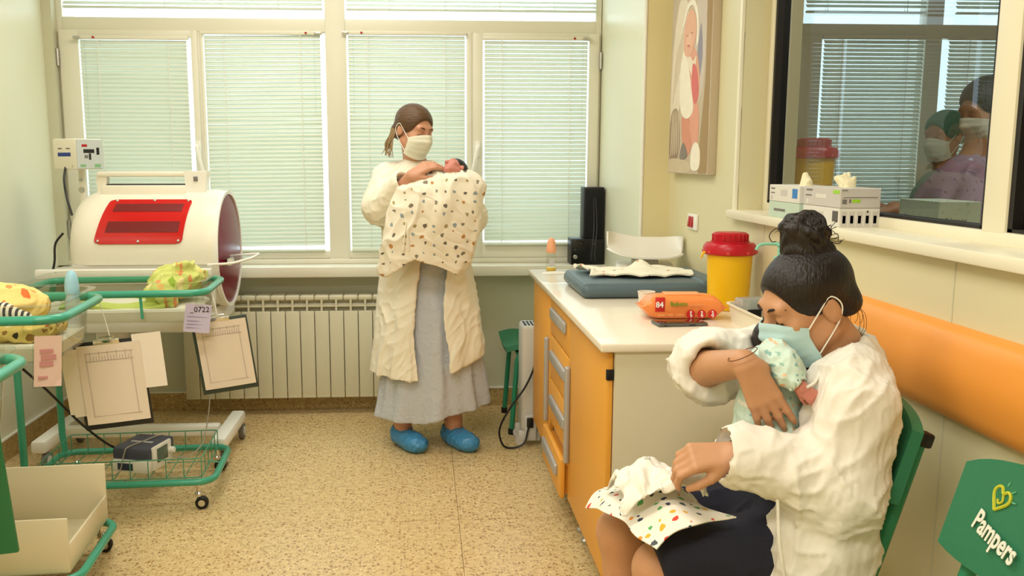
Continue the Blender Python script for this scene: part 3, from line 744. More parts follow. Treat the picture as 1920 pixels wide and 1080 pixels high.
# ------------------------------------------------------------------ wall things
t = thing('wall_switch', 'white double wall switch with two red rockers below picture', 'switch', (XR, 3.835, 1.155))
MB().bb(-.009, 0, -.075, .06, -.035, .035, .003).build('switch_plate', M_white, t)
for y in (-.005, .032): MB().box((-.011, y-.01, 0), (.008, .026, .048), .003, 2, (0, .12, 0)).build('rocker', M_red, t)
# canvas photograph of a sleeping newborn (plain soft shapes)
t = thing('canvas_picture', 'tall canvas photograph of a swaddled newborn on the cream wall', 'picture', (XR, 3.85, 1.365))
PW, PH = .29, .80
MB().bb(-.035, 0, -PW, PW, 0, PH, .002).build('canvas', mat('canvas_taupe', (200, 184, 160), .8, noise=(9, .12), bump=(400, .1), stretch=(1, 1, .35)), t)
def blobp(name, pts, c, d, n=8):
    P_ = [Vector((min(.985, max(.015, p.x)), min(.995, max(.005, p.y)), 0)) for p in spline([(p[0], p[1], 0) for p in [pts[-1]]+pts+pts[:2]], n)[n:-n-1]]
    # picture u runs from the far edge (+y) to the near edge (-y)
    M = Matrix(((0, 0, -1, -.0352), (-1, 0, 0, PW), (0, 1, 0, 0), (0, 0, 0, 1)))
    mb = MB(); mb.prism([(p.x*2*PW, p.y*PH) for p in P_], 0, d, M); return mb.build(name, c if not isinstance(c, tuple) else mat('print_%02x%02x%02x' % c, c, .8, noise=(30, .08)), t)
blobp('printed_cushion', [(.60, .42), (.84, .46), (.86, .98), (.66, .98)], (206, 192, 178), .0004)
blobp('printed_shadow', [(.78, .03), (.98, .02), (.98, .99), (.87, .99), (.88, .5)], (164, 138, 98), .0006)
blobp('printed_shade', [(.66, .55), (.74, .5), (.80, .62), (.74, .78)], (150, 146, 160), .0006)
blobp('printed_blanket', [(.03, .30), (.24, .34), (.40, .60), (.42, .90), (.2, .95), (.06, .70)], (228, 214, 192), .0005)
for k in range(6): blobp('printed_crease', [(.08+.05*k, .42+.05*k), (.10+.05*k, .42+.05*k), (.16+.04*k, .66+.03*k), (.14+.04*k, .66+.03*k)], (206, 188, 162), .0007)
blobp('printed_fringe', [(.03, .10), (.16, .06), (.30, .14), (.24, .34), (.1, .36), (.04, .3)], (150, 128, 106), .0006)
for k in range(5): blobp('printed_tassel', [(.06+.05*k, .12+.01*k), (.085+.05*k, .12), (.10+.04*k, .33), (.08+.04*k, .34)], (208, 190, 164), .0008)
blobp('printed_floor', [(.03, .01), (.56, .01), (.5, .07), (.05, .08)], (206, 188, 158), .0007)
blobp('printed_leg', [(.34, .30), (.50, .32), (.60, .16), (.52, .10), (.40, .14)], (214, 146, 120), .0009)
blobp('printed_leg', [(.54, .34), (.74, .36), (.76, .16), (.66, .10), (.60, .18)], (222, 160, 136), .0010)
blobp('printed_body', [(.32, .40), (.52, .32), (.72, .38), (.74, .54), (.62, .66), (.40, .66), (.32, .54)], (222, 164, 140), .0011)
blobp('printed_wrap', [(.30, .36), (.46, .30), (.62, .34), (.56, .46), (.46, .60), (.36, .68), (.27, .56)], (242, 232, 212), .0014)
blobp('printed_wrap', [(.44, .66), (.58, .60), (.66, .62), (.60, .52), (.48, .58)], (236, 222, 200), .0016)
blobp('printed_arm', [(.58, .58), (.68, .55), (.74, .42), (.66, .37), (.58, .45)], (216, 118, 114), .0018)
blobp('printed_head', [(.36, .66), (.50, .63), (.62, .70), (.63, .80), (.54, .87), (.42, .86), (.34, .77)], (228, 178, 152), .0020)
blobp('printed_cheek', [(.42, .70), (.52, .69), (.54, .74), (.44, .75)], (234, 190, 164), .0023)
blobp('printed_eye', [(.40, .748), (.43, .742), (.46, .748), (.43, .747)], (150, 96, 80), .0026); blobp('printed_eye', [(.51, .752), (.54, .746), (.57, .752), (.54, .751)], (150, 96, 80), .0026)
blobp('printed_mouth', [(.44, .685), (.49, .68), (.49, .692), (.44, .695)], (206, 128, 116), .0026)
blobp('printed_headband', [(.33, .80), (.42, .88), (.55, .89), (.65, .80), (.66, .68), (.70, .70), (.68, .83), (.56, .92), (.41, .91), (.31, .82)], (240, 232, 216), .0025)
blobp('printed_hand', [(.40, .94), (.58, .92), (.70, .99), (.44, .99)], (222, 172, 148), .0016)
blobp('printed_bootee', [(.62, .03), (.80, .03), (.82, .12), (.72, .17), (.62, .13)], (242, 232, 214), .0018)
blobp('printed_bootee', [(.32, .09), (.44, .08), (.52, .11), (.40, .17)], (138, 126, 116), .0018)
# glove boxes on the sill of the observation window
M_gbox = mat('carton_white', (226, 222, 212), .6); M_gbox2 = mat('carton_grey', (204, 198, 192), .6); M_gboxg = mat('carton_mint', (196, 214, 196), .6)
M_blue = mat('print_blue', (60, 130, 200), .5); M_lime = mat('print_lime', (160, 212, 50), .5); M_gtx = mat('print_grey', (120, 116, 112), .6)
SZ = 1.238
def carton(loc, size, rz, m, label, deco):
    t = thing('glove_box', label, 'box', loc, rz); a, b_, c = size
    MB().bb(-a/2, a/2, -b_/2, b_/2, 0, c, .0015, 1).build('carton_body', m, t, False)
    # deco on the faces toward -y ('f') and -x ('s'): (face, u, v, w, h, material)
    for i, (fc, u, v, w, h, mm) in enumerate(deco):
        if fc == 'f': MB().bb(u-w/2, u+w/2, -b_/2-.0008, -b_/2+.0005, v-h/2, v+h/2).build('printed_mark', mm, t, False)
        elif fc == 's': MB().bb(-a/2-.0008, -a/2+.0005, u-w/2, u+w/2, v-h/2, v+h/2).build('printed_mark', mm, t, False)
    return t
carton((1.237, 2.815, SZ), (.118, .24, .052), 0, M_gboxg, 'mint-green glove carton under the white carton with a blue square', [('s', .03, .026, .09, .008, M_gtx)])
carton((1.237, 2.815, SZ+.053), (.118, .24, .054), 0, M_gbox, 'white glove carton with a blue square, lying on the mint carton', [('s', -.085, .030, .038, .03, M_blue), ('s', .09, .042, .03, .005, M_gtx), ('s', .09, .028, .03, .004, M_gtx), ('s', .098, .012, .014, .012, M_gbox2), ('s', .0, .03, .05, .02, M_gbox2)])
carton((1.237, 2.545, SZ), (.118, .24, .053), 0, M_gbox, 'white glove carton with grey size bars at the bottom of its stack', [('f', -.045+.0225*k, .024, .016, .04, M_gbox2) for k in range(5)]+[('f', -.045+.0225*k, .022, .009, .022, M_gtx) for k in range(5)]+[('f', .0225, .044, .005, .005, M_dark), ('s', -.095, .03, .034, .03, mat('print_dark_grey', (92, 88, 84), .6)), ('s', .02, .03, .08, .016, M_gbox2)])
carton((1.237, 2.545, SZ+.054), (.118, .24, .056), 0, M_gbox2, 'grey-fronted glove carton with lime stripe, on top of its stack', [('f', -.012, .02, .024, .009, M_lime), ('f', -.046, .018, .013, .013, M_gtx), ('f', -.03, .02, .006, .01, M_gtx), ('f', -.046, .05, .016, .003, M_gtx), ('f', .0, .03, .1, .002, M_gtx), ('s', -.095, .045, .04, .01, M_lime), ('s', .08, .046, .04, .005, M_gtx), ('s', .085, .03, .04, .004, M_gtx), ('s', .09, .012, .014, .012, M_gbox), ('s', .0, .03, .07, .012, M_gbox)])
M_glove = mat('latex_glove', (238, 228, 190), .55, sss=.2)
for k, (x, y, z, lab) in enumerate(((1.23, 2.76, SZ+.107, 'crumpled cream latex gloves poking out of the blue-square carton'), (1.235, 2.52, SZ+.11, 'crumpled cream latex gloves poking out of the grey-fronted carton'))):
    S = Sdf(); rg = random.Random(4+k)
    for i in range(9): S.cap((x+rg.uniform(-.012, .012), y+rg.uniform(-.03, .03), z-.004), (x+rg.uniform(-.02, .02), y+rg.uniform(-.045, .045), z+rg.uniform(.008, .04)), .010, .006, .008)
    tag(S.mesh('latex_gloves', .003, M_glove, world=False), lab, 'gloves')
# ledge of the adjoining room, its carton and its sharps container
struct(MB().bb(1.365, 1.64, OY0, 3.62, 1.20, 1.236, .005).build('trim_10', M_upvc2))
t = thing('supply_carton', 'pale green carton behind the glass of the observation window', 'box', (1.47, 2.43, 1.236), 0)
MB().bb(-.06, .06, -.1, .1, 0, .078, .001, 1).build('carton_body', mat('carton_pale_green', (208, 222, 200), .6), t, False)
text('lettering', 'E kapor', .022, M_dark, t, frame((-.0602, .07, .02), (0, -1, 0), (0, 0, 1)))
text('lettering', 'E kapor', .02, M_dark, t, frame((-.04, -.1002, .02), (1, 0, 0), (0, 0, 1)))
sharps((1.525, 3.38, 1.236), 'sharps container with red lid behind the observation glass', 1.0)

# ------------------------------------------------------------------ radiator under the window
M_rad = mat('radiator_enamel', (214, 208, 182), .35)
t = thing('radiator', 'white sectional radiator under the window sill', 'radiator', (-.72, 4.9, .10))
sec = None
for i in range(15):
    if sec is None:
        mb = MB(); mb.bb(-.0385, .0385, -.045, -.036, 0, .495, .006); mb.bb(-.0385, .0385, -.045, -.03, .0, .02, .006)
        mb.bb(-.006, .006, -.04, .04, 0, .57); mb.bb(-.0395, .0395, -.044, .045, .553, .583, .010, 3); mb.bb(-.037, .037, .03, .04, .02, .56); mb.bb(-.004, .004, -.043, -.03, .48, .56)
        mb.bb(-.04, .04, -.036, -.026, .518, .528); mb.bb(-.04, .04, .0, .006, .47, .56)
        sec = mb.build('section', M_rad, t); o = sec
    else: o = sec.copy(); COL.objects.link(o); o.parent = t
    o.location = ((i-7)*.0802, 0, 0)
MB().tube([(-.6, 0, .05), (.6, 0, .05)], .018, 8).tube([(-.6, 0, .52), (.6, 0, .52)], .018, 8).build('header_pipe', M_rad, t)
for x in (-.5, .5): MB().bb(x-.02, x+.02, .03, .098, .42, .50).build('wall_bracket', M_rad, t)
MB().tube(fillet([(.60, 0, .05), (.66, 0, .05), (.66, 0, -.10)], .02), .010, 8).build('supply_pipe', M_rad, t)
# ------------------------------------------------------------------ slim heater beside the cabinets, with its cable
M_heat = mat('heater_pale_grey', (208, 204, 198), .4)
t = thing('electric_heater', 'slim pale grey electric heater standing beside the orange cabinets', 'heater', (.535, 4.34, 0))
MB().bb(-.045, .04, -.09, .08, .07, .615, .02, 3).build('housing', M_heat, t)
for k in range(4): MB().bb(-.032+.018*k, -.022+.018*k, -.075, .03, .612, .617).build('vent_slot', M_dark, t, False)
for y in (-.07, .06): MB().bb(-.06, .055, y-.015, y+.015, .02, .075, .008).lathe([(.022, -.012), (.022, .012)], (-.05, y, .022), 14, Matrix.Rotation(math.pi/2, 4, 'X')).build('foot', M_heat, t)
MB().bb(-.03, .03, -.105, -.088, .03, .16, .006).build('socket_plate', M_heat, t)
MB().bb(-.02, .012, -.118, -.1, .10, .15, .004).build('plug', M_black, t)
c = [(.552, 4.222, .45), (.543, 4.218, .40), (.50, 4.21, .31), (.42, 4.20, .20), (.375, 4.20, .10), (.395, 4.20, .02), (.45, 4.20, .008), (.50, 4.205, .03), (.52, 4.222, .09), (.528, 4.225, .125)]
tag(MB().tube(spline(c), .0052, 8).build('power_cable', M_black), 'black power cable looping from the heater onto the floor', 'cable')

# ------------------------------------------------------------------ green chairs
M_green = mat('chair_green_vinyl', (44, 118, 84), .5, bump=(160, .06)); M_gtube = mat('chair_green_paint', (40, 134, 98), .4)
def chair(label, loc, rz, back=True):
    """local front is -x, seat width along y"""
    t = thing('visitor_chair' if back else 'stool', label, 'chair' if back else 'stool', loc, rz)
    def seatf(u, v):
        s = 2*v-1; x = -.235+.43*u
        return (x, s*.215*(1-.06*max(0, .3-u)), .455+.018*s*s-.04*max(0, .16-u)**1.2*4+.012*math.cos(u*3))
    MB().grid(seatf, 16, 10, .028).build('seat', M_green, t)
    def backf(u, v):
        s = 2*u-1; c_ = 1-abs(s)**6*.16; zz = .80+.092*(v-.5)*2*c_
        return (.10+.28*(zz-.5)+.028*(1-s*s), s*.205, zz+.03*(1-s*s)*(v-.25))
    if back: MB().grid(backf, 18, 10, -.024).build('backrest', M_green, t)
    for s in (-1, 1):
        MB().tube(fillet([(-.20, s*.20, .012), (-.17, s*.20, .43), (.10, s*.20, .43)], .05), .0135, 10).build('leg', M_gtube, t)
        MB().tube(fillet([(.27, s*.20, .012), (.10, s*.20, .44)]+([(.165, s*.165, .56), (.246, s*.165, .84)] if back else []), .06), .0145, 10).build('leg', M_gtube, t)
        MB().lathe([(.017, 0), (.017, .03)], (-.201, s*.20, 0), 12).build('foot_cap', M_black, t); MB().lathe([(.017, 0), (.017, .03)], (.268, s*.20, 0), 12).build('foot_cap', M_black, t)
        if back: MB().box((.252, s*.165, .845), (.036, .034, .032), .006, 2, (0, .28, 0)).build('top_cap', M_black, t)
    MB().tube([(-.165, -.2, .425), (-.165, .2, .425)], .011, 8).tube([(.1, -.2, .43), (.1, .2, .43)], .011, 8).build('cross_bar', M_gtube, t)
    return t, backf
#chairA
chair('green stool half hidden behind the grey heater', (.66, 4.645, 0), 0, False)
# ------------------------------------------------------------------ infant phototherapy unit (white barrel hood with red window)
M_hood = mat('hood_cream_plastic', (244, 237, 220), .35); M_hoodw = mat('hood_white_plastic', (244, 241, 232), .35)
M_redw = mat('red_acrylic', (206, 10, 20), .18, coat=.6); M_redd = mat('red_acrylic_slot', (122, 24, 26), .4)
M_maroon = mat('maroon_acrylic', (128, 20, 52), .25, alpha=.9, spec=.25); M_inner = mat('hood_inner_maroon', (96, 26, 44), .5)
U = thing('phototherapy_unit', 'white infant warmer with barrel hood and red window by the blinds', 'infant warmer', (-1.3, 4.42, 0))
UC = Vector((-1.3, 4.42, 0)); ZC, R0 = .99, .29; XA, XB = -.345, .33    # local x ends of the barrel
def arc(x, s, a0, a1, r, n=28, zc=ZC): return [(x, -math.cos(math.radians(a0+(a1-a0)*k/n))*r*s, zc+math.sin(math.radians(a0+(a1-a0)*k/n))*r*s) for k in range(n+1)]
rings = []
for k in range(13):
    u = k/12; x = XA+.13*u*u if k < 9 else None
    e = math.sqrt(max(0, 1-(1-u)**2))
    rings.append((XA+.13*u, .72+.28*e))
rings += [(XB-.07, 1.0), (XB-.035, 1.008), (XB, .985)]
mb = MB(); mb.loft([arc(x, s, -9, 188, R0)+arc(x, s*.955, -9, 188, R0)[::-1] for x, s in rings]); mb.build('hood', M_hood, U)
mb = MB(); mb.loft([arc(x, 1, 188, 351, R0*.97, 20) for x in (XA+.03, XB-.005)]); mb.build('lower_body', M_hoodw, U)
mb = MB(); mb.loft([[(x, -math.cos(2*math.pi*k/32)*R0*.93, ZC+math.sin(2*math.pi*k/32)*R0*.93) for k in range(32)] for x in (XA+.10, XA+.12, XB-.02)]); mb.build('liner', M_inner, U)
# end disc facing the windows' right: clear maroon disc in a white ring
mb = MB(); mb.loft([[(x, -math.cos(2*math.pi*k/40)*r, ZC+math.sin(2*math.pi*k/40)*r) for k in range(40)] for x, r in ((XB-.002, R0*.985), (XB+.02, R0*.985), (XB+.02, R0*.93), (XB-.002, R0*.93), (XB-.002, R0*.985))], cap=False); mb.build('end_ring', M_hoodw, U)
mb = MB(); mb.loft([[(XB+x, -math.cos(2*math.pi*k/40)*r, ZC+math.sin(2*math.pi*k/40)*r) for k in range(40)] for x, r in ((.004, R0*.94), (.012, R0*.94), (.03, R0*.6), (.036, R0*.2), (.036, .01))]); d = mb.build('end_door', M_maroon, U)
MB().box((XB+.045, -.12, ZC-.05), (.03, .07, .03), .006).build('latch', M_black, d); MB().box((XB+.055, -.17, ZC-.045), (.02, .08, .035), .006).build('latch_plate', M_white, d)
# red window on the front of the hood
def redp(u, v, r):
    a = math.radians(10+48*v); c = .09     # rounded corners: narrow the rows near both ends
    e0 = max(0, c-v, v-1+c)/c; ins = .028*(1-math.sqrt(max(0, 1-e0*e0)))
    x0, x1 = XA+.135+.05*v+ins, XA+.535+.028*v-ins
    return (x0+(x1-x0)*u, -math.cos(a)*r, ZC+math.sin(a)*r)
rw = MB().grid(lambda u, v: redp(u, v, R0+.006), 20, 40, .005).build('red_window', M_redw, U)
for (v0, v1, u0, u1) in ((.66, .86, .10, .92), (.22, .44, .10, .94)): MB().grid(lambda u, v: redp(u0+(u1-u0)*u, v0+(v1-v0)*v, R0+.0075), 20, 4, .001).build('window_slot', M_redd, rw)
for (u, v) in ((.04, .06), (.5, .05), (.96, .06), (.08, .95), (.54, .96), (.96, .95)):
    p = redp(u, v, R0+.008); MB().lathe([(.006, -.003), (.006, .002), (.003, .004)], p, 10, Matrix.Rotation(math.radians(60), 4, 'X')).build('screw', M_steel, rw)
# carrying bar on top of the hood
hb = MB().bb(XA+.09, XB-.06, -.07, -.02, 1.345, 1.37, .008).build('top_bar', M_hood, U)
MB().prism([(XA+.09, 1.20), (XA+.125, 1.20), (XA+.135, 1.35), (XA+.085, 1.35)], -.06, -.02, Matrix(((1, 0, 0, 0), (0, 0, 1, 0), (0, 1, 0, 0), (0, 0, 0, 1)))).build('bar_support', M_hood, U)
MB().prism([(XB-.16, 1.24), (XB-.08, 1.24), (XB-.06, 1.372), (XB-.17, 1.372)], -.08, -.01, Matrix(((1, 0, 0, 0), (0, 0, 1, 0), (0, 1, 0, 0), (0, 0, 0, 1)))).build('bar_support', M_hoodw, U)
MB().bb(XA+.12, XB-.16, -.10, -.02, 1.22, 1.305, .01).build('lamp_duct', M_hood, U)
MB().bb(XA+.13, XB-.165, -.06, .02, 1.305, 1.31).build('duct_slot', M_dark, U, False)
MB().box((XB-.115, -.083, 1.335), (.02, .004, .022), .001).build('printed_label', M_gtx, U)
# front rail, bed pan, column and wheeled base
MB().bb(XA-.12, XB-.0, -.335, -.30, .885, .93, .01).build('front_rail', M_hoodw, U)
MB().bb(XA, XB-.02, -.30, .25, .62, .72, .03).build('bed_pan', M_hoodw, U)
mb = MB(); mb.bb(XB-.02, XB+.0, -.29, -.27, .72, .93); mb.tube(fillet([(XB-.02, -.31, .945), (XB+.1, -.34, .955), (XB+.18, -.30, .975), (XB+.18, -.1, .975), (XB+.02, -.08, .96)], .03), .006, 8); mb.build('side_shelf_bracket', M_hoodw, U)
MB().bb(XB+.03, XB+.17, -.30, -.10, .966, .971).build('side_shelf', M_acryl, U, False)
MB().bb(-.30, -.18, -.10, .06, .12, .64, .02).build('column', M_hoodw, U)
MB().bb(-.48, .30, -.19, -.13, .085, .14, .012).build('base_bar', M_hoodw, U)
for sx in (-.47, .345):
    MB().bb(sx-.035, sx+.035, -.415, .06, .085, .145, .014).build('base_foot', M_hoodw, U)
    for sy in (-.375, .03):
        c_ = MB().lathe([(.038, -.012), (.042, -.008), (.042, .008), (.038, .012)], (sx+.02, sy, .042), 20, Matrix.Rotation(math.pi/2, 4, 'Y') ).build('caster', M_gtx, U)
        MB().lathe([(.024, -.016), (.024, .016)], (sx+.02, sy, .042), 14, Matrix.Rotation(math.pi/2, 4, 'Y')).tube([(sx+.02, sy, .05), (sx, sy, .09)], .012, 8).build('caster_hub', M_heat, c_)
# pole with control box
MB().tube([(XA-.02, .05, .9), (XA-.02, .05, 1.42)], .018, 10).build('pole', M_hood, U)
MB().lathe([(.008, 0), (.008, .012)], (XA-.02, .03, 1.33), 10, Matrix.Rotation(math.pi/2, 4, 'X')).lathe([(.014, 0), (.014, .01)], (XA-.02, .035, 1.28), 12, Matrix.Rotation(math.pi/2, 4, 'X')).build('pole_knob', M_steel, U)
CM = Matrix.Translation((XA-.015, .0, 1.453)) @ Matrix.Rotation(math.radians(-33), 4, 'Z')
cbx = MB(); cbx.box((0, 0, 0), (.17, .15, .145), .008); cb = cbx.build('control_box', M_hood, U); cb.data.transform(CM)
def cpart(name, m, c, sz, parent=None): 
    o = MB().box(c, sz, .0008, 1).build(name, m, parent or cb); o.data.transform(CM); return o
cpart('blue_label', mat('label_blue', (34, 64, 150), .5), (.0, -.0755, -.002), (.095, .002, .018))
for i, x in enumerate((-.03, .03)): cpart('printed_mark', M_gtx, (x, -.0755, .026), (.03, .0015, .006))
cpart('screw', M_steel, (.055, -.0755, -.058), (.008, .002, .008))
pnl = cpart('front_panel', mat('panel_grey', (196, 202, 198), .5), (.0858, 0, 0), (.003, .142, .137))
for (y, z, w, h, mm) in ((-.028, .04, .03, .012, M_red), (-.005, .014, .06, .018, M_black), (.0, -.012, .012, .03, M_black), (-.02, -.012, .02, .016, M_gtx), (.045, .014, .016, .034, M_black), (-.04, -.055, .03, .012, mat('label_green', (130, 180, 130), .5)), (.04, -.055, .034, .016, mat('label_green', (130, 180, 130), .5))):
    cpart('panel_element', mm, (.0876, y, z), (.0012, w, h))
for pts in ([(-1.70, 4.36, 1.39), (-1.695, 4.32, 1.33), (-1.66, 4.25, 1.25), (-1.63, 4.22, 1.17)], [(-1.66, 4.18, 1.09), (-1.695, 4.17, 1.04), (-1.70, 4.16, .96), (-1.715, 4.15, .88), (-1.72, 4.16, .8)]):
    o = MB().tube(spline(pts), .0055, 8).build('cable', M_black, U, world=True)

# ------------------------------------------------------------------ bassinets
M_btube = mat('bassinet_green_paint', (62, 162, 132), .3, coat=.3); M_wire = mat('green_wire', (76, 150, 116), .4); M_chrome = mat('chrome', (214, 210, 204), .15, metal=1)
M_sheet = mat('white_sheet', (236, 230, 214), .8, bump=(30, .1))
def rrect(hx, hy, z, r, n=6):
    return [(p[0], p[1], p[2]) for p in rr(hx, hy, z, r, n)]
def bassinet(label, loc, rz, hx=.37, hy=.245, zr=.9, tub_z=.775, basket=True, posts=True):
    t = thing('hospital_bassinet', label, 'bassinet', loc, rz)
    MB().tube(rrect(hx, hy, zr, .07), .0145, 10, True).build('top_rail', M_btube, t)
    MB().tube(rrect(hx, hy, .115, .07), .0145, 10, True).build('bottom_rail', M_btube, t)
    for s in (-1, 1):
        MB().tube([(-hx+.02, s*(hy-.02), .10), (-hx+.005, s*(hy-.005), .2), (-hx+.005, s*(hy-.005), zr-.05), (-hx+.02, s*(hy-.02), zr)], .0145, 10).build('post', M_btube, t)
        MB().tube([(hx-.25, s*(hy-.002), zr), (hx-.245, s*(hy-.002), zr-.10)], .006, 8).build('hook', M_btube, t)
    for sx in (-1, 1):
        for sy in (-1, 1):
            x, y = sx*(hx-.06), sy*(hy-.0)
            MB().tube([(x, y, .115), (x, y, .075)], .008, 8).lathe([(.014, 0), (.016, .012), (.01, .02)], (x, y, .056), 12).build('caster_stem', M_chrome, t)
            c_ = MB().lathe([(.022, -.011), (.027, -.008), (.027, .008), (.022, .011)], (x+.012, y, .027), 18, Matrix.Rotation(math.pi/2, 4, 'X')).build('caster', M_black, t)
            MB().lathe([(.014, -.013), (.014, .013)], (x+.012, y, .027), 12, Matrix.Rotation(math.pi/2, 4, 'X')).build('caster_hub', M_chrome, c_)
    # clear tub
    a, b_ = hx-.022, hy-.022
    mb = MB(); mb.loft([rrect(a*.95, b_*.90, tub_z, .06), rrect(a*.985, b_*.98, zr, .07), rrect(a, b_, zr+.035, .07), rrect(a+.02, b_+.02, zr+.037, .085), rrect(a+.02, b_+.02, zr+.041, .085), rrect(a-.004, b_-.004, zr+.041, .066), rrect(a*.985-.004, b_*.98-.004, zr, .066), rrect(a*.95-.004, b_*.90-.004, tub_z+.004, .056)])
    mb.build('tub', M_acryl, t)
    MB().loft([rrect(a*.91, b_*.86, tub_z+.004, .05), rrect(a*.925, b_*.88, tub_z+.012, .05), rrect(a*.935, b_*.895, tub_z+.045, .05), rrect(a*.91, b_*.87, tub_z+.052, .05)]).build('mattress', M_sheet, t)
    if basket:
        bx, by, z0, z1 = hx-.05, hy-.03, .125, .205
        mb = MB(); mb.tube(rrect(bx, by, z1, .02, 3), .0028, 6, True); mb.tube(rrect(bx, by, z0, .02, 3), .0028, 6, True)
        n = 9
        for k in range(n+1):
            x = -bx+2*bx*k/n
            for s in (-1, 1): mb.tube([(x, s*by, z0), (x, s*by, z1)], .0022, 5)
            mb.tube([(x, -by, z0), (x, by, z0)], .0022, 5)
        for k in range(1, 5):
            y = -by+2*by*k/5
            for s in (-1, 1): mb.tube([(s*bx, y, z0), (s*bx, y, z1)], .0022, 5)
        mb.tube([(-bx, 0, z0), (bx, 0, z0)], .0022, 5)
        for s in (-1, 1): mb.tube([(0, s*by, z0), (0, s*(hy+.0), .118)], .004, 5).tube([(s*bx, 0, z0), (s*hx, 0, .118)], .004, 5)
        mb.build('wire_basket', M_wire, t)
    return t
bassinet('green tube bassinet with wire basket in front of the infant warmer', (-1.25, 3.735, 0), math.radians(3.2), hy=.225)
tB = bassinet('green tube bassinet with a cream storage bin on its base', (-1.478, 2.885, 0), math.radians(4), hx=.37, hy=.235, zr=.95, tub_z=.81, basket=False)
bm_ = M_tray
mb = MB(); mb.bb(-.34, .345, .205, .215, .135, .345, .004); mb.bb(-.34, .345, -.215, -.205, .135, .315, .004); mb.bb(.335, .345, -.21, .21, .135, .225, .004); mb.bb(-.345, -.335, -.21, .21, .135, .33, .004); mb.bb(-.34, .34, -.21, .21, .132, .142)
mb.build('storage_bin', mat('bin_cream_metal', (226, 214, 182), .4), tB)
bassinet('green tube bassinet cropped by the edge, with blue-lidded cup', (-1.37, 2.03, 0), math.radians(4), hx=.37, hy=.235, zr=.92, tub_z=.78, basket=False)
# green guard panel leaning at the nearest bassinet
mb = MB(); Mx = Matrix.Translation((-1.37, 2.03, 0)) @ Matrix.Rotation(math.radians(4), 4, 'Z') @ Matrix.Translation((.302, .2555, .385)) @ Matrix.Rotation(math.radians(-4.5), 4, 'Y')
mb.box((-.12, 0, .2725), (.24, .014, .545), .006); o = mb.build('green_panel', mat('green_board', (44, 122, 78), .4)); o.data.transform(Mx)
MB_p = tag(o, 'green board hanging from the rail of the cropped bassinet', 'board')
# ---- contents of the bassinets
M_lime = mat('lime_blanket', (200, 214, 110), .8, noise=(18, .12), bump=(40, .2)); M_limep = spotted('lime_print_blanket', (208, 214, 122), [(226, 150, 96), (240, 226, 160), (150, 180, 60), (232, 190, 110)], 24, .3, .85, (60, .2), 'z')
M_yel = spotted('yellow_print_blanket', (244, 216, 134), [(224, 150, 80), (232, 120, 60), (246, 226, 160), (214, 160, 70)], 22, .24, .85, (60, .2), 'z')
M_leo = spotted('leopard_print_blanket', (222, 196, 110), [(60, 48, 30), (150, 110, 50), (240, 226, 170), (180, 70, 50)], 28, .3, .85, (60, .2), 'y')
S = Sdf(); S.ell((-1.06, 3.80, .905), (.10, .13, .075), k=.03).ell((-.99, 3.80, .935), (.06, .09, .055), k=.04).cap((-1.1, 3.67, .878), (-1.03, 3.635, .866), .042, .032, .03).ell((-1.0, 3.76, .985), (.035, .045, .02), k=.02)
o = S.mesh('baby_bundle', .006, M_limep, world=False, disp=folds(((1, .3, .2), 22, 4, .012, 1), ((.2, 1, .3), 40, 3, .005, 2))); tag(o, 'rolled lime-green printed baby blanket at the head of the bassinet', 'blanket')
mb = MB().grid(lambda u, v: (-1.47+.42*u, 3.60+.30*v, .833+.01*math.sin(u*7+v*3)+.012*math.sin(v*6)-.0*u), 24, 14, .012)
tag(mb.build('sheet_blanket', M_lime), 'flat lime-green blanket lying on the bassinet mattress', 'blanket')
S = Sdf(); S.ell((-1.385, 2.915, .950), (.155, .108, .088), rot=(0, 0, .2), k=.03).ell((-1.53, 2.88, .945), (.10, .10, .083), k=.05)
o = S.mesh('baby_bundle', .006, M_yel, world=False, disp=folds(((1, .5, .2), 15, 4, .012, 1), ((.2, 1, .6), 30, 3, .005, 2))); tag(o, 'yellow printed swaddle bundle lying in the bassinet with cream bin', 'blanket')
S = Sdf()
rg = random.Random(3)
for k in range(7): S.cap((-1.43+.034*k, 2.745+.005*k, .892+rg.uniform(-.006, .006)), (-1.40+.034*k, 2.755+.006*k, .900), .028, .024, .015)
S.cap((-1.198, 2.80, .894), (-1.194, 2.93, .894), .026, .026, .02)
o = S.mesh('leopard_blanket', .006, M_leo, world=False, disp=folds(((1, .5, .2), 34, 3, .008, 1))); tag(o, 'leopard-print cloth bunched against the clear tub wall', 'blanket')
M_strp = mat('stripe_cloth', (200, 190, 176), .8)
nt = M_strp.node_tree; wv = nt.nodes.new('ShaderNodeTexWave'); wv.inputs['Scale'].default_value = 22; rp = ramp_node(nt, [(0, lin((70, 64, 62))), (.5, lin((232, 224, 206)))]); nt.links.new(wv.outputs['Fac'], rp.inputs[0]); nt.links.new(rp.outputs[0], nt.nodes['Principled BSDF'].inputs['Base Color']); tcn = nt.nodes.new('ShaderNodeTexCoord'); nt.links.new(tcn.outputs['Object'], wv.inputs['Vector'])
S = Sdf(); S.cap((-1.40, 2.768, .955), (-1.30, 2.775, .958), .03, .028, .02).cap((-1.30, 2.775, .958), (-1.235, 2.790, .940), .028, .016, .02)
tag(S.mesh('striped_cloth', .005, M_strp, world=False), 'dark and white striped cloth tucked beside the yellow bundle', 'cloth')
def baby_bottle(loc, label, capm, h=.09):
    t = thing('baby_bottle', label, 'bottle', loc)
    MB().lathe([(.022, 0), (.026, .005), (.026, h*.62), (.02, h*.78), (.02, h*.86)], seg=20).build('bottle_body', mat('milky_clear_plastic', (226, 232, 230), .2, alpha=.5), t)
    MB().lathe([(.0215, h*.84), (.0235, h*.88), (.0235, h*1.02), (.021, h*1.2), (.015, h*1.36), (.006, h*1.42)], seg=20).build('cap', capm, t)
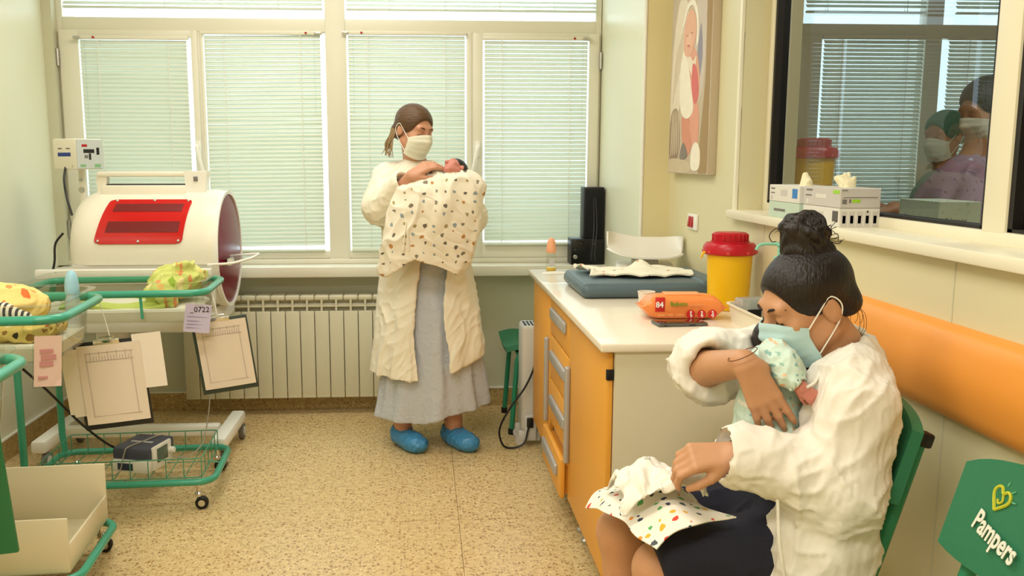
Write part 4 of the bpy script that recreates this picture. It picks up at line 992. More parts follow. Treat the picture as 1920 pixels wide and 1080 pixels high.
M_capb = mat('sky_blue_cap', (160, 206, 224), .35, sss=.1)
baby_bottle((-1.189, 3.035, .861), 'clear baby bottle with pale blue cap in the corner of the bassinet', M_capb, .137)
baby_bottle((-1.078, 2.205, .831), 'clear baby cup with pale blue lid at the cropped bassinet', M_capb, .132)
# cards taped to the tubs
def card(name, label, c, w, h, rot, m, lines, lm, cat='card', txt=None, tm=None):
    M = Matrix.Translation(c) @ Euler(rot).to_matrix().to_4x4()
    t = thing(name, label, cat, c); t.rotation_euler = rot; WM[t.name] = M
    MB().grid(lambda u, v: ((u-.5)*w, .004*math.sin(u*3+v*2)*v, -(v)*h), 6, 8, .0012).build('paper_sheet', m, t)
    for (u0, u1, v, th_) in lines: MB().bb((u0-.5)*w, (u1-.5)*w, -.0026, .0005, -v*h-th_, -v*h+th_).build('printed_line', lm, t, False)
    if txt:
        for (s, x, y, sz) in txt: text('lettering', s, sz, tm or M_dark, t, frame(((x-.5)*w, -.0022, -y*h), (1, 0, .08), (0, 0, 1)))
    return t
M_lil = mat('lilac_paper', (200, 190, 214), .7); M_pnk = mat('pink_paper', (232, 196, 184), .6, noise=(14, .12)); M_pap = mat('chart_paper', (232, 216, 196), .7); M_lnw = mat('pencil_line', (166, 150, 144), .8); M_lnl = mat('lilac_line', (160, 150, 184), .8)
cl_ = card('name_card', 'lilac handwritten card taped to the bassinet with wire basket', (-.889, 3.519, .858), .10, .115, (0, math.radians(8), math.radians(15)), M_lil, [(.1, .9, .45, .0006), (.1, .6, .6, .0006), (.1, .8, .72, .0006), (.1, .7, .84, .0006)], M_lnl, txt=[('_0722ф', .18, .30, .03)])
cp_ = card('name_card', 'pink picture card hanging from the bassinet with cream bin', (-1.123, 2.6645, .905), .075, .155, (0, math.radians(4), math.radians(30)), M_pnk, [(.15, .5, .82, .004), (.2, .7, .3, .006), (.25, .8, .42, .008), (.2, .7, .55, .008)], mat('pink_print', (206, 140, 140), .7))
MB().bb(-.016, .016, -.0012, .0012, -.012, .034).build('tape', M_acryl, cl_, False)
MB().bb(-.042, .042, -.0045, .0035, -.159, .048).build('plastic_sleeve', M_acryl, cp_, False)
# clipboards
M_board = mat('clipboard_black', (34, 34, 32), .45); M_board2 = mat('clipboard_dark_green', (62, 74, 66), .45)
def clipboard(label, c, rot, w, h, extra, bmat):
    M = Matrix.Translation(c) @ Euler(rot).to_matrix().to_4x4()
    t = thing('clipboard', label, 'clipboard', c); t.rotation_euler = rot; WM[t.name] = M
    MB().box((0, .004, -h/2), (w, .004, h), .0015).build('board', bmat, t)
    MB().box((0, -.004, -.004), (.09, .008, .018), .003).tube(fillet([(-.03, -.006, 0), (-.028, -.01, .016), (.028, -.01, .016), (.03, -.006, 0)], .008), .002, 6).build('clip', M_chrome, t)
    ls = [(.12, .88, .12), (.12, .88, .24), (.12, .12, .95), (.84, .84, .95), (.72, .72, .24)]
    p = MB().grid(lambda u, v: ((u-.5)*(w-.02)+.004, -.003-.005*v*v-.002*math.sin(u*4), -.012-v*(h-.035)), 6, 8, .002).build('paper_sheet', M_pap, t)
    pw = w-.02; ph = h-.035; yy = -.0095
    mb = MB()
    for v in (.1, .2, .9): mb.box((.004, yy-.004*v*v+.002, -.012-v*ph), (pw*.76, .0006, .0012))
    for u in (.13, .84): mb.box((.004+(u-.5)*pw, yy-.001, -.012-.5*ph), (.0012, .0006, ph*.8), 0, 1, (math.radians(-1.2), 0, 0))
    for k in range(14): 
        u = .2+.6*k/13; mb.box((.004+(u-.5)*pw, yy, -.012-(.17 if k % 3 else .14)*ph), (.0012, .0006, ph*(.06 if k % 3 else .12)))
    mb.build('ruled_lines', M_lnw, t, False)
    for (dx, dz, dw, dh, ro) in extra:
        MB().grid(lambda u, v: (dx+(u-.5)*dw, -.0005+.003*math.sin(v*3+dx*9), -dz-v*dh), 4, 5, .0015).build('loose_sheet', mat('loose_paper', (240, 228, 212), .7), t)
    return t
clipboard('clipboard with thick paper stack hanging from the bassinet with cream bin', (-1.118, 3.125, .795), (math.radians(3), math.radians(-4.5), math.radians(6)), .235, .325, [(.135, -.012, .10, .20, 0), (-.115, .02, .06, .25, 0), (-.135, .04, .05, .22, 0)], M_board)
clipboard('clipboard with ruled chart hanging over the radiator from the basket bassinet', (-.835, 3.60, .785), (math.radians(3), math.radians(-7), math.radians(6)), .225, .315, [], M_board2)
for nm, pts in (('hanging_cord', [(-1.140, 3.122, .958), (-1.118, 3.12, .88), (-1.10, 3.117, .80)]), ('hanging_cord', [(-.865, 3.62, .90), (-.85, 3.61, .85), (-.835, 3.59, .79)])):
    tag(MB().tube(pts, .0016, 5).build(nm, M_white), 'thin cord holding the ' + ('thick-stack clipboard' if pts[0][1] < 3.3 else 'ruled-chart clipboard'), 'cord')
# monitor in the wire basket
t = thing('pulse_monitor', 'small white and slate monitor lying in the wire basket', 'monitor', (-1.20, 3.70, .128), math.radians(-15))
MB().box((0, 0, .03), (.165, .20, .055), .008).build('monitor_base', M_white, t)
MB().box((0, .01, .08), (.172, .20, .055), .012).build('monitor_top', mat('slate_plastic', (78, 80, 96), .45), t)
f_ = MB().box((.088, 0, .058), (.014, .14, .10), .006).build('monitor_face', M_white, t)
MB().box((.0965, -.005, .066), (.004, .08, .06), .002).build('screen', mat('monitor_screen', (96, 110, 96), .2), f_)
MB().lathe([(.014, 0), (.014, .016), (.011, .02)], (.094, .06, .06), 14, Matrix.Rotation(math.pi/2, 4, 'Y')).build('dial', M_white, f_)
MB().box((-.02, -.101, .03), (.07, .002, .03), .0005).build('side_label', mat('navy_label', (52, 58, 78), .5), t)
MB().box((.0, .0, .108), (.10, .012, .003), .001).build('top_strip', M_heat, t)
tag(MB().tube(spline([(-1.46, 3.065, .813), (-1.45, 3.12, .74), (-1.39, 3.26, .58), (-1.345, 3.42, .41), (-1.315, 3.56, .29), (-1.30, 3.66, .225), (-1.285, 3.72, .205)]), .0048, 8).build('sensor_cable', M_black), 'black cable running from the bassinet tub down to the monitor', 'cable')
MT = Matrix.Translation((-1.20, 3.70, .128)) @ Matrix.Rotation(math.radians(-15), 4, 'Z')      # lead laid over the monitor's top
lead = [MT @ Vector(q) for q in ((-.075, -.15, .004), (-.05, -.125, .004), (-.04, -.1045, .02), (-.03, -.1045, .05), (-.022, -.097, .09), (-.012, -.085, .1105), (.01, .0, .1125), (.03, .09, .1105), (.036, .115, .09), (.045, .122, .04), (.07, .125, .005))]
lead += [Vector(q) for q in ((-1.04, 3.80, .133), (-.995, 3.86, .16), (-.985, 3.915, .212), (-.975, 3.96, .32), (-.965, 3.955, .45), (-.97, 3.92, .62), (-.975, 3.89, .777))]
tag(MB().tube(spline(lead), .003, 6).build('sensor_lead', mat('grey_lead', (172, 166, 150), .5)), 'thin grey lead draped over the monitor in the basket', 'cable')
# ------------------------------------------------------------------ people
def skin(name, rgb): return mat(name, rgb, .5, noise=(45, .07), sss=.12, bump=(260, .04))
M_skA = skin('skin_light', (206, 150, 120)); M_skB = skin('skin_tan', (198, 146, 108)); M_skN = skin('skin_newborn', (206, 132, 116))
M_hairA = mat('hair_light_brown', (92, 66, 40), .5, noise=(150, .5), bump=(190, .45), stretch=(.12, .12, 1)); M_hairB = mat('hair_near_black', (30, 20, 17), .42, noise=(150, .5), bump=(190, .4), stretch=(1, 1, .12))
M_gownA = mat('gown_cream_cotton', (244, 236, 216), .85, bump=(26, .25)); M_gownB = mat('gown_offwhite_cotton', (236, 229, 216), .85, bump=(26, .25))
M_dress = mat('pale_blue_seersucker', (196, 200, 208), .85, bump=(70, .35), noise=(60, .05)); M_navy = mat('navy_cloth', (26, 26, 42), .8, bump=(90, .15))
M_maskA = mat('mask_white', (232, 230, 210), .8, bump=(120, .1)); M_maskB = mat('mask_pale_blue', (188, 220, 224), .8, bump=(120, .1))
M_shoe = mat('shoe_cover_blue', (66, 142, 196), .35, bump=(38, .5), trans=0, coat=.2)
M_lash = mat('lashes_dark', (44, 28, 22), .7)
M_swad = spotted('animal_print_muslin', (244, 234, 214), [(128, 118, 100), (196, 140, 84), (150, 164, 168), (112, 104, 92), (170, 156, 110), (140, 132, 116)], 21, .165, .85, (40, .12), 'y')
M_mint = spotted('mint_print_jersey', (206, 226, 212), [(244, 240, 226), (160, 200, 186), (232, 190, 150), (140, 180, 172)], 48, .2, .85, (60, .15), 'y')
M_dots = spotted('confetti_print_cloth', (240, 232, 216), [(62, 66, 92), (236, 176, 50), (214, 72, 52), (80, 84, 90), (92, 170, 100), (230, 150, 60)], 36, .19, .85, (40, .1), 'z')
def head_prims(S, M, s=1.0, mouth=True):
    S.at(M @ Matrix.Scale(1, 4)); 
    q = lambda *p: tuple(v*s for v in p)
    S.ell(q(0, .012, .035), q(.073, .092, .080), k=.02*s).ell(q(0, -.035, -.03), q(.057, .056, .082), k=.03*s).ell(q(0, -.066, -.094), q(.028, .022, .020), k=.03*s)
    for e in (-1, 1):
        S.cap(q(e*.052, .005, -.052), q(e*.022, -.058, -.092), .019*s, .016*s, .025*s)
        S.ell(q(e*.038, -.060, -.020), q(.022, .02, .02), k=.025*s)
    S.cap(q(-.036, -.078, .030), q(.036, -.078, .030), .012*s, .012*s, .02*s)
    for e in (-1, 1):
        S.ell(q(e*.031, -.099, .008), q(.018, .013, .012), k=.012*s, op='-')
        S.ell(q(e*.031, -.0775, .006), q(.0145, .0125, .0115), k=.004*s)
    S.chain([q(0, -.088, .020), q(0, -.103, -.008), q(0, -.110, -.026)], [.007*s, .0085*s, .0115*s], .012*s)
    for e in (-1, 1): S.ell(q(e*.011, -.100, -.030), q(.008, .011, .008), k=.006*s)
    if mouth: S.ell(q(0, -.088, -.056), q(.022, .009, .005), k=.008*s).ell(q(0, -.086, -.066), q(.019, .009, .006), k=.008*s)
    for e in (-1, 1):
        S.ell(q(e*.076, .012, -.004), q(.008, .019, .031), rot=(.15, 0, e*-.35), k=.006*s).ell(q(e*.086, .006, -.004), q(.006, .009, .015), rot=(.15, 0, e*-.35), k=.004*s, op='-')
    S.at(None)
def face_extras(par, M, s=1.0, brow=M_lash):
    Mi = M
    for e in (-1, 1):
        mb = MB(); pts = [Mi @ Vector((e*x*s, y*s, z*s)) for x, y, z in ((.013, -.0935, .029), (.026, -.093, .0345), (.040, -.084, .034), (.050, -.070, .028))]
        mb.tube(spline(pts, 4), [.0022*s]*3+[.0032*s]*4+[.0028*s]*3+[.0018*s]*2+[.001*s], 6); mb.build('eyebrow', brow, par, world=True)
        mb = MB(); pts = [Mi @ Vector((e*x*s, y*s, z*s)) for x, y, z in ((.0185, -.0865, .0005), (.026, -.0905, -.0028), (.034, -.0905, -.0028), (.0435, -.085, .001))]
        mb.tube(spline(pts, 4), .0014*s, 6); mb.build('eyelashes', M_lash, par, world=True)
def hair_cap(S, M, s=1.0, grow=0.0):
    S.at(M); q = lambda *p: tuple(v*s for v in p)
    S.ell(q(0, .016, .040), q(.082+grow, .100+grow, .086+grow), k=.01)
    S.cap(q(-.04, .07, -.02), q(.04, .07, -.02), .03*s, .03*s, .03*s)
    S.ell(q(0, -.118, -.040), q(.100, .085, .128), k=.012, op='-'); S.box(q(0, -.045, -.095), q(.14, .075, .082), .02, k=.012, op='-')
    S.at(None)
def face_mask(par, M, m, tie=True):
    def f(u, v):
        a = math.radians((2*u-1)*74); w = abs(2*u-1); zc = -.058; hh = .059*(1-.42*w**1.6)
        z = zc+hh*(1-2*v)+.008*(1-w)
        r = np.interp(v, [0, .25, .42, .75, 1], [.082, .096, .092, .078, .060])
        nose = .012*math.exp(-(w/.22)**2)*np.interp(v, [0, .3, .6, 1], [1, 1, .25, 0])
        pl = .0016*math.sin(v*26)*(1-w**3)
        return M @ Vector(((.070)*math.sin(a), -.02-(r+nose+pl)*math.cos(a)**.9*1.0, z-.010*(v > .95)))
    k = MB().grid(f, 28, 24, .0022).build('face_mask', m, par, world=True)
    if tie:
        for e in (0, 1):
            s = 1 if e else -1
            p0, p1 = f(e, .06), f(e, .94)
            up = [p0, M @ Vector((s*.077, -.012, .004)), M @ Vector((s*.084, .016, .026)), M @ Vector((s*.086, .034, .0)), M @ Vector((s*.080, .018, -.036)), p1]
            MB().tube(spline(up, 5), .0017, 6).build('ear_loop', M_wht, k, world=True)
    return k
def hand_prims(S, M, side, curl, spread=.10, thumb=(.4, .3), s=1.0, fcurl=None, tz=-.35):
    """wrist at the origin, fingers along +x, back of the hand +z, thumb on side*+y"""
    ys_ = [.028, .0095, -.0095, -.027]; L = [(.040, .025, .020), (.045, .028, .021), (.041, .026, .020), (.032, .019, .018)]
    S.at(M); fr = []
    for i in range(4): S.cap((.004, side*ys_[i]*.62*s, 0), (.082*s, side*ys_[i]*s, .002*s), .0135*s, .0112*s, .012*s)
    for i in range(4):
        p = Vector((.082*s, side*ys_[i]*s, .002*s)); a = 0; yaw = side*ys_[i]/.028*spread
        for j in range(3):
            a += (fcurl[i] if fcurl else curl)[j]
            d = Vector((math.cos(a)*math.cos(yaw), math.cos(a)*math.sin(yaw), -math.sin(a))); n = p+d*L[i][j]*s
            r0 = (.0096, .0088, .0078)[j]*(.9 if i == 3 else 1)*s; r1 = (.0088, .0078, .0064)[j]*(.9 if i == 3 else 1)*s
            S.cap(p, n, r0, r1, .006*s if j == 0 else .003*s); p = n
        fr.append((S.M @ p, S.M.to_3x3() @ d, a))
    t0, t1 = thumb
    b = Vector((.018*s, side*.024*s, -.006*s)); d1 = Vector((math.cos(t0), side*math.sin(t0), tz)).normalized(); k1 = b+d1*.042*s
    d2 = Vector((math.cos(t0-t1), side*math.sin(t0-t1), tz-.1)).normalized(); k2 = k1+d2*.03*s; d3 = Vector((math.cos(t0-2*t1), side*math.sin(t0-2*t1), tz-.15)).normalized(); k3 = k2+d3*.024*s
    S.chain([b, k1], [.0155*s, .0115*s], .012*s); S.chain([k1, k2, k3], [.0108*s, .0096*s, .0076*s], .004*s)
    S.at(None); return fr
def hframe(o, x, z):
    x = Vector(x).normalized(); z = Vector(z); z = (z-x*x.dot(z)).normalized(); y = z.cross(x)
    return Matrix(((x.x, y.x, z.x, o[0]), (x.y, y.y, z.y, o[1]), (x.z, y.z, z.z, o[2]), (0, 0, 0, 1)))
RZ = lambda d: Matrix.Rotation(math.radians(d), 4, 'Z'); RX = lambda d: Matrix.Rotation(math.radians(d), 4, 'X'); RY = lambda d: Matrix.Rotation(math.radians(d), 4, 'Y')

# ---- standing woman with a swaddled newborn
A = thing('person', 'standing woman in cream gown, white mask and blue shoe covers holding a newborn', 'person', (.04, 4.28, 0))
HA = Matrix.Translation((-.034, 4.285, 1.562)) @ RZ(40) @ RX(16) @ RY(4)
S = Sdf(); head_prims(S, HA, .98)
S.chain([(-.045, 4.31, 1.50), (-.03, 4.335, 1.40), (.0, 4.35, 1.33)], [.052, .052, .07], .03)
S.chain([(.01, 4.35, 1.28), (.03, 4.35, 1.05), (.03, 4.35, .88)], [.115, .10, .12], .05)
S.chain([(-.14, 4.34, 1.345), (-.195, 4.24, 1.18), (-.045, 4.07, 1.355)], [.05, .042, .026], .03)
S.chain([(.15, 4.35, 1.345), (.235, 4.27, 1.13), (.08, 4.12, 1.09)], [.05, .042, .028], .03)
hand_prims(S, hframe((-.050, 4.068, 1.352), (.84, .02, .50), (-.42, -.60, .70)), -1, (.35, .45, .3), .06, (.5, .2), fcurl=[(.3, .5, .4), (.35, .55, .4), (.4, .6, .4), (.5, .6, .4)])
for hx, kx, ax in ((-.06, -.09, -.105), (.12, .15, .15)):
    S.chain([(hx, 4.35, .86), (kx, 4.33, .48), (ax, 4.30, .12), (ax, 4.30, .06)], [.085, .058, .036, .038], .04)
    S.chain([(ax, 4.29, .045), (ax+.04, 4.22, .04), (ax+.06, 4.19, .035)], [.036, .03, .022], .03)
S.mesh('body', .0042, M_skA, A)
face_extras(A, HA, .98, mat('brow_brown', (84, 56, 36), .7)); face_mask(A, HA, M_maskA)
S = Sdf(); hair_cap(S, HA, .98, .004)
S.at(HA); S.cap((-.03, .085, -.03), (.03, .085, -.03), .028, .028, .03).cap((0, .095, .0), (0, .10, -.05), .03, .02, .02); S.at(None)
hr = S.mesh('hair', .004, M_hairA, A, disp=lambda P: 0.0005*np.sin(((P-np.array(HA.translation))@np.array((.6, .3, 1.0)))*620+np.sin(P@np.array((40, 70, 30)))*2))
mb = MB(); rg = random.Random(5)
for k in range(16):
    a = Vector((-.078+rg.uniform(-.004, .006), .035+rg.uniform(0, .035), -.01)); pts = [HA @ a, HA @ (a+Vector((-.006, .0, -.04))), HA @ (a+Vector((rg.uniform(-.016, 0), rg.uniform(-.02, .02), -.09))), HA @ (a+Vector((rg.uniform(-.02, .01), rg.uniform(-.03, .02), -.135)))]
    mb.tube(spline(pts, 4), [.0035]*9+[.002]*3+[.0008], 5)
mb.build('loose_strands', mat('hair_sandy', (158, 132, 96), .5), hr, world=True)
# dress
def wavA(th_, z): t_ = np.clip((1.0-z)/.85, 0, 1); return t_*(.055*np.cos(9*th_+1.0)+.03*np.cos(5*th_+.4)+.02*np.cos(17*th_))
S = Sdf(); S.prof([.12, .25, .5, .9, 1.2, 1.34, 1.40], [.048, .047, .045, .035, .015, 0, -.01], [4.31, 4.315, 4.32, 4.335, 4.34, 4.345, 4.34], [.285, .268, .238, .165, .150, .13, .075], [.17, .165, .155, .135, .12, .10, .065], wav=wavA)
S.fn(lambda P: P[..., 2]-np.interp(P[..., 0], [-.25, 0, .12, .35], [.158, .145, .185, .215]), k=.004, op='-')
S.mesh('dress', .006, M_dress, A, disp=folds(((0, 0, 1), 16, 8, .006, 1), ((1, .2, .1), 60, 4, .0016, 2)))
# gown, open at the front
def wavG(th_, z): t_ = np.clip((1.0-z)/.6, 0, 1); return t_*(.035*np.cos(7*th_+2)+.02*np.cos(12*th_))
S = Sdf(); S.prof([.33, .5, .75, 1.0, 1.2, 1.32, 1.385, 1.425], [.032, .03, .026, .02, .012, 0, -.015, -.02], [4.31, 4.31, 4.32, 4.33, 4.335, 4.34, 4.34, 4.34], [.300, .276, .243, .212, .215, .20, .15, .075], [.20, .188, .172, .158, .150, .125, .095, .062], wav=wavG)
S.shell(.012)
S.chain([(-.165, 4.325, 1.335), (-.195, 4.23, 1.205), (-.095, 4.12, 1.315)], [.072, .080, .058], .05)
S.chain([(.17, 4.34, 1.325), (.232, 4.25, 1.15), (.13, 4.16, 1.10)], [.07, .072, .055], .05)
S.cap((-.11, 4.14, 1.30), (-.045, 4.07, 1.355), .043, .046, .01, '-')
S.fn(lambda P: P[..., 2]-np.interp(P[..., 0], [-.3, -.02, .10, .13, .34], [.385, .365, .38, .405, .488]), k=.006, op='-')
S.fn(lambda P: np.maximum(np.abs(P[..., 0]-.05-.02*np.sin(P[..., 2]*7))-np.interp(P[..., 2], [.35, 1.0, 1.2, 1.42], [.078, .062, .05, .03]), P[..., 1]-4.27), k=.01, op='-')
gw = S.mesh('gown', .006, M_gownA, A, disp=folds(((.1, 0, 1), 14, 6, .008, 1), ((.6, .2, .7), 30, 3, .004, 2)), relax=1)
for (x0, x1) in ((-.085, -.095),):
    for dx in (0, .012): MB().tube(spline([(-.06+dx, 4.03, 1.22), (-.075+dx, 4.0, 1.12), (-.085+dx*2, 3.998, 1.02)]), .0035, 6).build('tie_string', M_gownA, gw, world=True)
for sgn, ax in ((0, -.105), (1, .15)):
    S = Sdf(); Mf = Matrix.Translation((ax, 4.30, 0)) @ RZ(32); S.at(Mf)
    S.ell((0, -.055, .045), (.060, .125, .050), k=.02).ell((0, -.13, .038), (.054, .058, .038), k=.03).ell((0, .03, .06), (.046, .05, .055), k=.03)
    S.box((0, 0, -.05), (.2, .3, .052), .002, k=.004, op='-'); S.cap((0, .012, .10), (0, .012, .2), .04, .05, .008, '-'); S.at(None)
    so = S.mesh('shoe_cover', .0045, M_shoe, A, disp=folds(((1, .3, .4), 50, 2, .003, 1), ((.2, 1, .3), 80, 2, .0016, 2)))
    pts = [Mf @ Vector((.045*math.cos(a), .0+.052*math.sin(a), .088+.01*math.sin(a))) for a in [2*math.pi*k/24 for k in range(24)]]
    MB().tube([p+Vector((0, 0, .002*math.sin(k*2.5))) for k, p in enumerate(pts)], .005, 6, True).build('elastic_band', M_shoe, so, world=True)
# newborn in the standing woman's arms
N = thing('person', 'newborn wrapped in animal-print muslin, held by the standing woman', 'person', (.1, 4.1, 1.0))
HN = Matrix.Translation((.155, 4.115, 1.378)) @ RZ(-20) @ RX(-62) @ RZ(-30)
S = Sdf(); head_prims(S, HN, .56); S.chain([(.13, 4.13, 1.35), (.10, 4.12, 1.28), (.06, 4.12, 1.12), (.05, 4.12, 1.0)], [.03, .06, .065, .05], .03)
S.mesh('body', .0042, M_skN, N)
S = Sdf(); S.at(HN); S.ell((0, .012, .024), (.046, .056, .049), k=.01).ell((0, -.065, -.02), (.056, .05, .066), k=.008, op='-').box((0, -.03, -.055), (.08, .045, .046), .01, k=.008, op='-'); S.at(None)
S.mesh('hair', .004, M_hairB, N)
def wavB(th_, z): t_ = np.clip((1.15-z)/.25, 0, 1); return t_*(.04*np.cos(8*th_+.5))+.012*np.cos(6*th_+z*9)
S = Sdf(); S.prof([.86, .95, 1.05, 1.15, 1.25, 1.32, 1.37, 1.385], [.0, .015, .035, .055, .075, .095, .12, .125], [4.10, 4.09, 4.085, 4.085, 4.09, 4.10, 4.11, 4.115], [.200, .212, .222, .230, .215, .175, .09, .04], [.08, .085, .095, .105, .105, .09, .055, .025], wav=wavB)
S.ell((.19, 4.12, 1.30), (.09, .08, .07), k=.04).ell((-.0, 4.08, 1.25), (.07, .06, .06), k=.05)
S.shell(.012)
S.fn(lambda P: P[..., 2]-np.interp(P[..., 0], [-.2, -.17, -.035, .07, .18, .24, .3], [.90, .885, .975, .935, .888, .95, 1.0]), k=.004, op='-')
S.fn(lambda P: np.maximum(P[..., 1]-4.13, P[..., 2]-1.2), k=.01, op='-') if False else None
S.mesh('swaddle_blanket', .006, M_swad, N, disp=folds(((.25, 0, 1), 13, 5, .010, 5), ((.7, 0, -.5), 22, 4, .005, 2)), relax=1)

# ---- seated woman with a newborn at her chest
B = thing('person', 'seated woman with dark hair bun, pale blue mask and off-white gown', 'person', (.85, 1.9, 0))
HB = Matrix.Translation((.858, 1.895, 1.108)) @ RZ(-84) @ RX(24)
S = Sdf(); head_prims(S, HB, 1.02)
S.chain([(.90, 1.90, 1.06), (.935, 1.91, 1.00), (.94, 1.92, .95)], [.055, .055, .075], .04)
S.chain([(.925, 1.92, .90), (.895, 1.92, .72), (.875, 1.92, .585)], [.092, .092, .105], .05)
S.cap((.925, 1.80, .935), (.925, 2.05, .94), .052, .052, .05)
S.chain([(.915, 1.755, .94), (.865, 1.712, .74), (.655, 1.748, .812)], [.042, .04, .027], .03)       # near arm
S.chain([(.91, 2.09, .94), (.665, 2.03, .93), (.690, 1.815, .995)], [.05, .044, .030], .03)      # far arm
fn1 = hand_prims(S, hframe((.694, 1.80, .992), (.42, -.10, -.86), (-.25, -.95, .12)), 1, (.25, .25, .2), .13, (.75, .25), 1.0, fcurl=[(.10, .30, .2), (.12, .30, .2), (.14, .36, .2), (.22, .4, .25)], tz=-1.6)
hand_prims(S, hframe((.648, 1.750, .814), (-.97, .08, -.12), (.1, -.55, .83)), 1, (.6, .7, .4), .03, (.5, .3), .98, fcurl=[(.55, .8, .4), (.6, .8, .4), (.65, .8, .4), (.7, .8, .4)])
for y0, y1, dx in ((1.82, 1.80, .02), (2.02, 2.0, -.02)):
    S.chain([(.88, y0, .56), (.50+dx, y1, .535), (.53+dx, y1, .09)], [.085, .058, .036], .03)
    S.chain([(.535+dx, y1, .055), (.43+dx, y1, .035), (.37+dx, y1, .03)], [.037, .033, .024], .03)
S.mesh('body', .0036, M_skB, B)
face_extras(B, HB, 1.02); face_mask(B, HB, M_maskB)
S = Sdf(); hair_cap(S, HB, 1.02, .002)
hb = S.mesh('hair', .004, M_hairB, B, disp=lambda P: 0.0003*np.sin(((P-np.array(HB.translation))@np.array((.5, 1.1, .6)))*640+np.sin(P@np.array((40, 70, 30)))*2))
BC = Vector((.845, 1.90, 1.262)); S = Sdf(); rg = random.Random(11)
S.ell(BC, (.050, .048, .052), k=.01).ell(BC+Vector((.012, 0, -.035)), (.060, .052, .034), k=.015)
for k in range(16):
    a0 = rg.uniform(0, 6.28); el = rg.uniform(-.7, 1.2); c0 = Vector((math.cos(a0)*math.cos(el), math.sin(a0)*math.cos(el), math.sin(el)))
    tn = c0.cross(Vector((rg.uniform(-1, 1), rg.uniform(-1, 1), 1))).normalized()
    pts = [BC+(c0*math.cos(t_)+tn*math.sin(t_))*.047 for t_ in (-.7, -.35, 0, .35, .7)]; S.chain(pts, [.006, .009, .011, .009, .006], .005)
bn = S.mesh('hair_bun', .0032, M_hairB, hb, disp=lambda P: .0012*np.sin(P@np.array((300, 260, 180))))
mb = MB()
for k in range(60):
    a0 = rg.uniform(0, 6.28); d_ = Vector((math.cos(a0), math.sin(a0)*.6, rg.uniform(-.5, .7))); p = BC+d_*.045+Vector((.012, 0, -.015)); o_ = d_*rg.uniform(.015, .035)
    mb.tube(spline([p, p+o_*.6+Vector((0, 0, rg.uniform(-.01, .01))), p+o_+Vector((rg.uniform(-.012, .012), 0, rg.uniform(-.02, .01)))], 3), [.0009]*6+[.0004], 4)
mb.tube(spline([BC+Vector((-.045, -.01, .01)), BC+Vector((-.068, -.01, .016)), BC+Vector((-.082, -.01, .002)), BC+Vector((-.076, -.01, -.012)), BC+Vector((-.066, -.01, -.012))], 5), .0011, 5)
for k in range(7):
    p = HB @ Vector((-.045+.012*k+rg.uniform(-.01, .01), .088, -.035)); l_ = rg.uniform(.5, 1)
    mb.tube(spline([p, p+Vector((.02*l_, -.004, -.008)), p+Vector((.040*l_, -.008, -.03*l_)), p+Vector((.044*l_, -.01, -.065*l_)), p+Vector((.034*l_, -.01, -.085*l_))], 5), .0006, 4)
mb.build('loose_strands', M_hairB, hb, world=True)['kind'] = 'stuff'
HN2 = Matrix.Translation((.842, 2.0, .985)) @ RZ(95) @ RX(10)
def press(S):
    """cloth gives way to the newborn lying against it"""
    S.at(HN2); S.ell((0, .010, .018), (.050, .060, .056), k=.012, op='-'); S.at(None)
    S.chain([(.795, 1.905, .955), (.782, 1.885, .87), (.77, 1.87, .80)], [.068, .074, .070], .012, '-')
def seatcut(S):
    """cloth lies on the seat and hangs outside its edges"""
    S.box((.80, 1.90, .24), (.245, .222, .238), .01, k=.012, op='-')
# dark dress: bodice, lap and skirt
S = Sdf(); S.prof([.50, .7, .9, .985, 1.0], [.855, .885, .918, .928, .928], [1.92]*5, [.112, .108, .102, .08, .058], [.175, .17, .165, .13, .09])
for y0, y1, dx in ((1.82, 1.79, .02), (2.02, 2.01, -.02)): S.cap((.86, y0, .565), (.51+dx, y1, .545), .10, .083, .06)
S.cap((.80, 1.79, .47), (.58, 1.78, .44), .085, .06, .06).cap((.80, 2.0, .47), (.56, 2.0, .44), .085, .06, .06)
S.ell((.45, 1.80, .43), (.055, .5, .115), rot=(0, .45, 0), k=.02, op='-'); S.fn(lambda P: P[..., 0]-.485-.06*(P[..., 1]-1.9)*0-.25*(.63-P[..., 2]), k=.01, op='-')
press(S); seatcut(S); S.mesh('dress', .006, M_navy, B, disp=folds(((1, 0, .1), 16, 5, .005, 1)))
# gown
S = Sdf(); S.prof([.46, .6, .75, .88, .96, 1.01, 1.04], [.85, .87, .895, .915, .93, .945, .95], [1.92]*7, [.14, .13, .128, .122, .112, .09, .07], [.225, .215, .205, .20, .18, .125, .085])
S.cap((.85, 1.75, .60), (.80, 1.72, .36), .115, .11, .06).cap((.85, 2.08, .60), (.80, 2.10, .36), .11, .10, .06)
S.shell(.014)
S.chain([(.915, 1.77, .965), (.905, 1.735, .925), (.868, 1.712, .745), (.70, 1.742, .80)], [.072, .072, .086, .066], .045)
S.chain([(.70, 1.742, .80), (.665, 1.748, .812)], [.066, .070], .02)
S.chain([(.92, 2.07, .955), (.69, 2.05, .93), (.675, 1.95, .955)], [.08, .080, .070], .05)
S.cap((.74, 1.735, .785), (.60, 1.75, .825), .044, .050, .01, '-'); S.cap((.67, 2.03, .935), (.685, 1.85, .985), .046, .056, .01, '-')
S.fn(lambda P: np.maximum.reduce([np.abs(P[..., 1]-1.90)-np.interp(P[..., 2], [.3, .6, .8, .95, 1.05], [.13, .11, .085, .075, .06]), P[..., 0]-.90]), k=.012, op='-')
S.cap((.90, 1.90, 1.05), (.955, 1.91, .985), .070, .066, .012, '-')
S.fn(lambda P: np.maximum(P[..., 2]-.26, -9), k=.01, op='-')
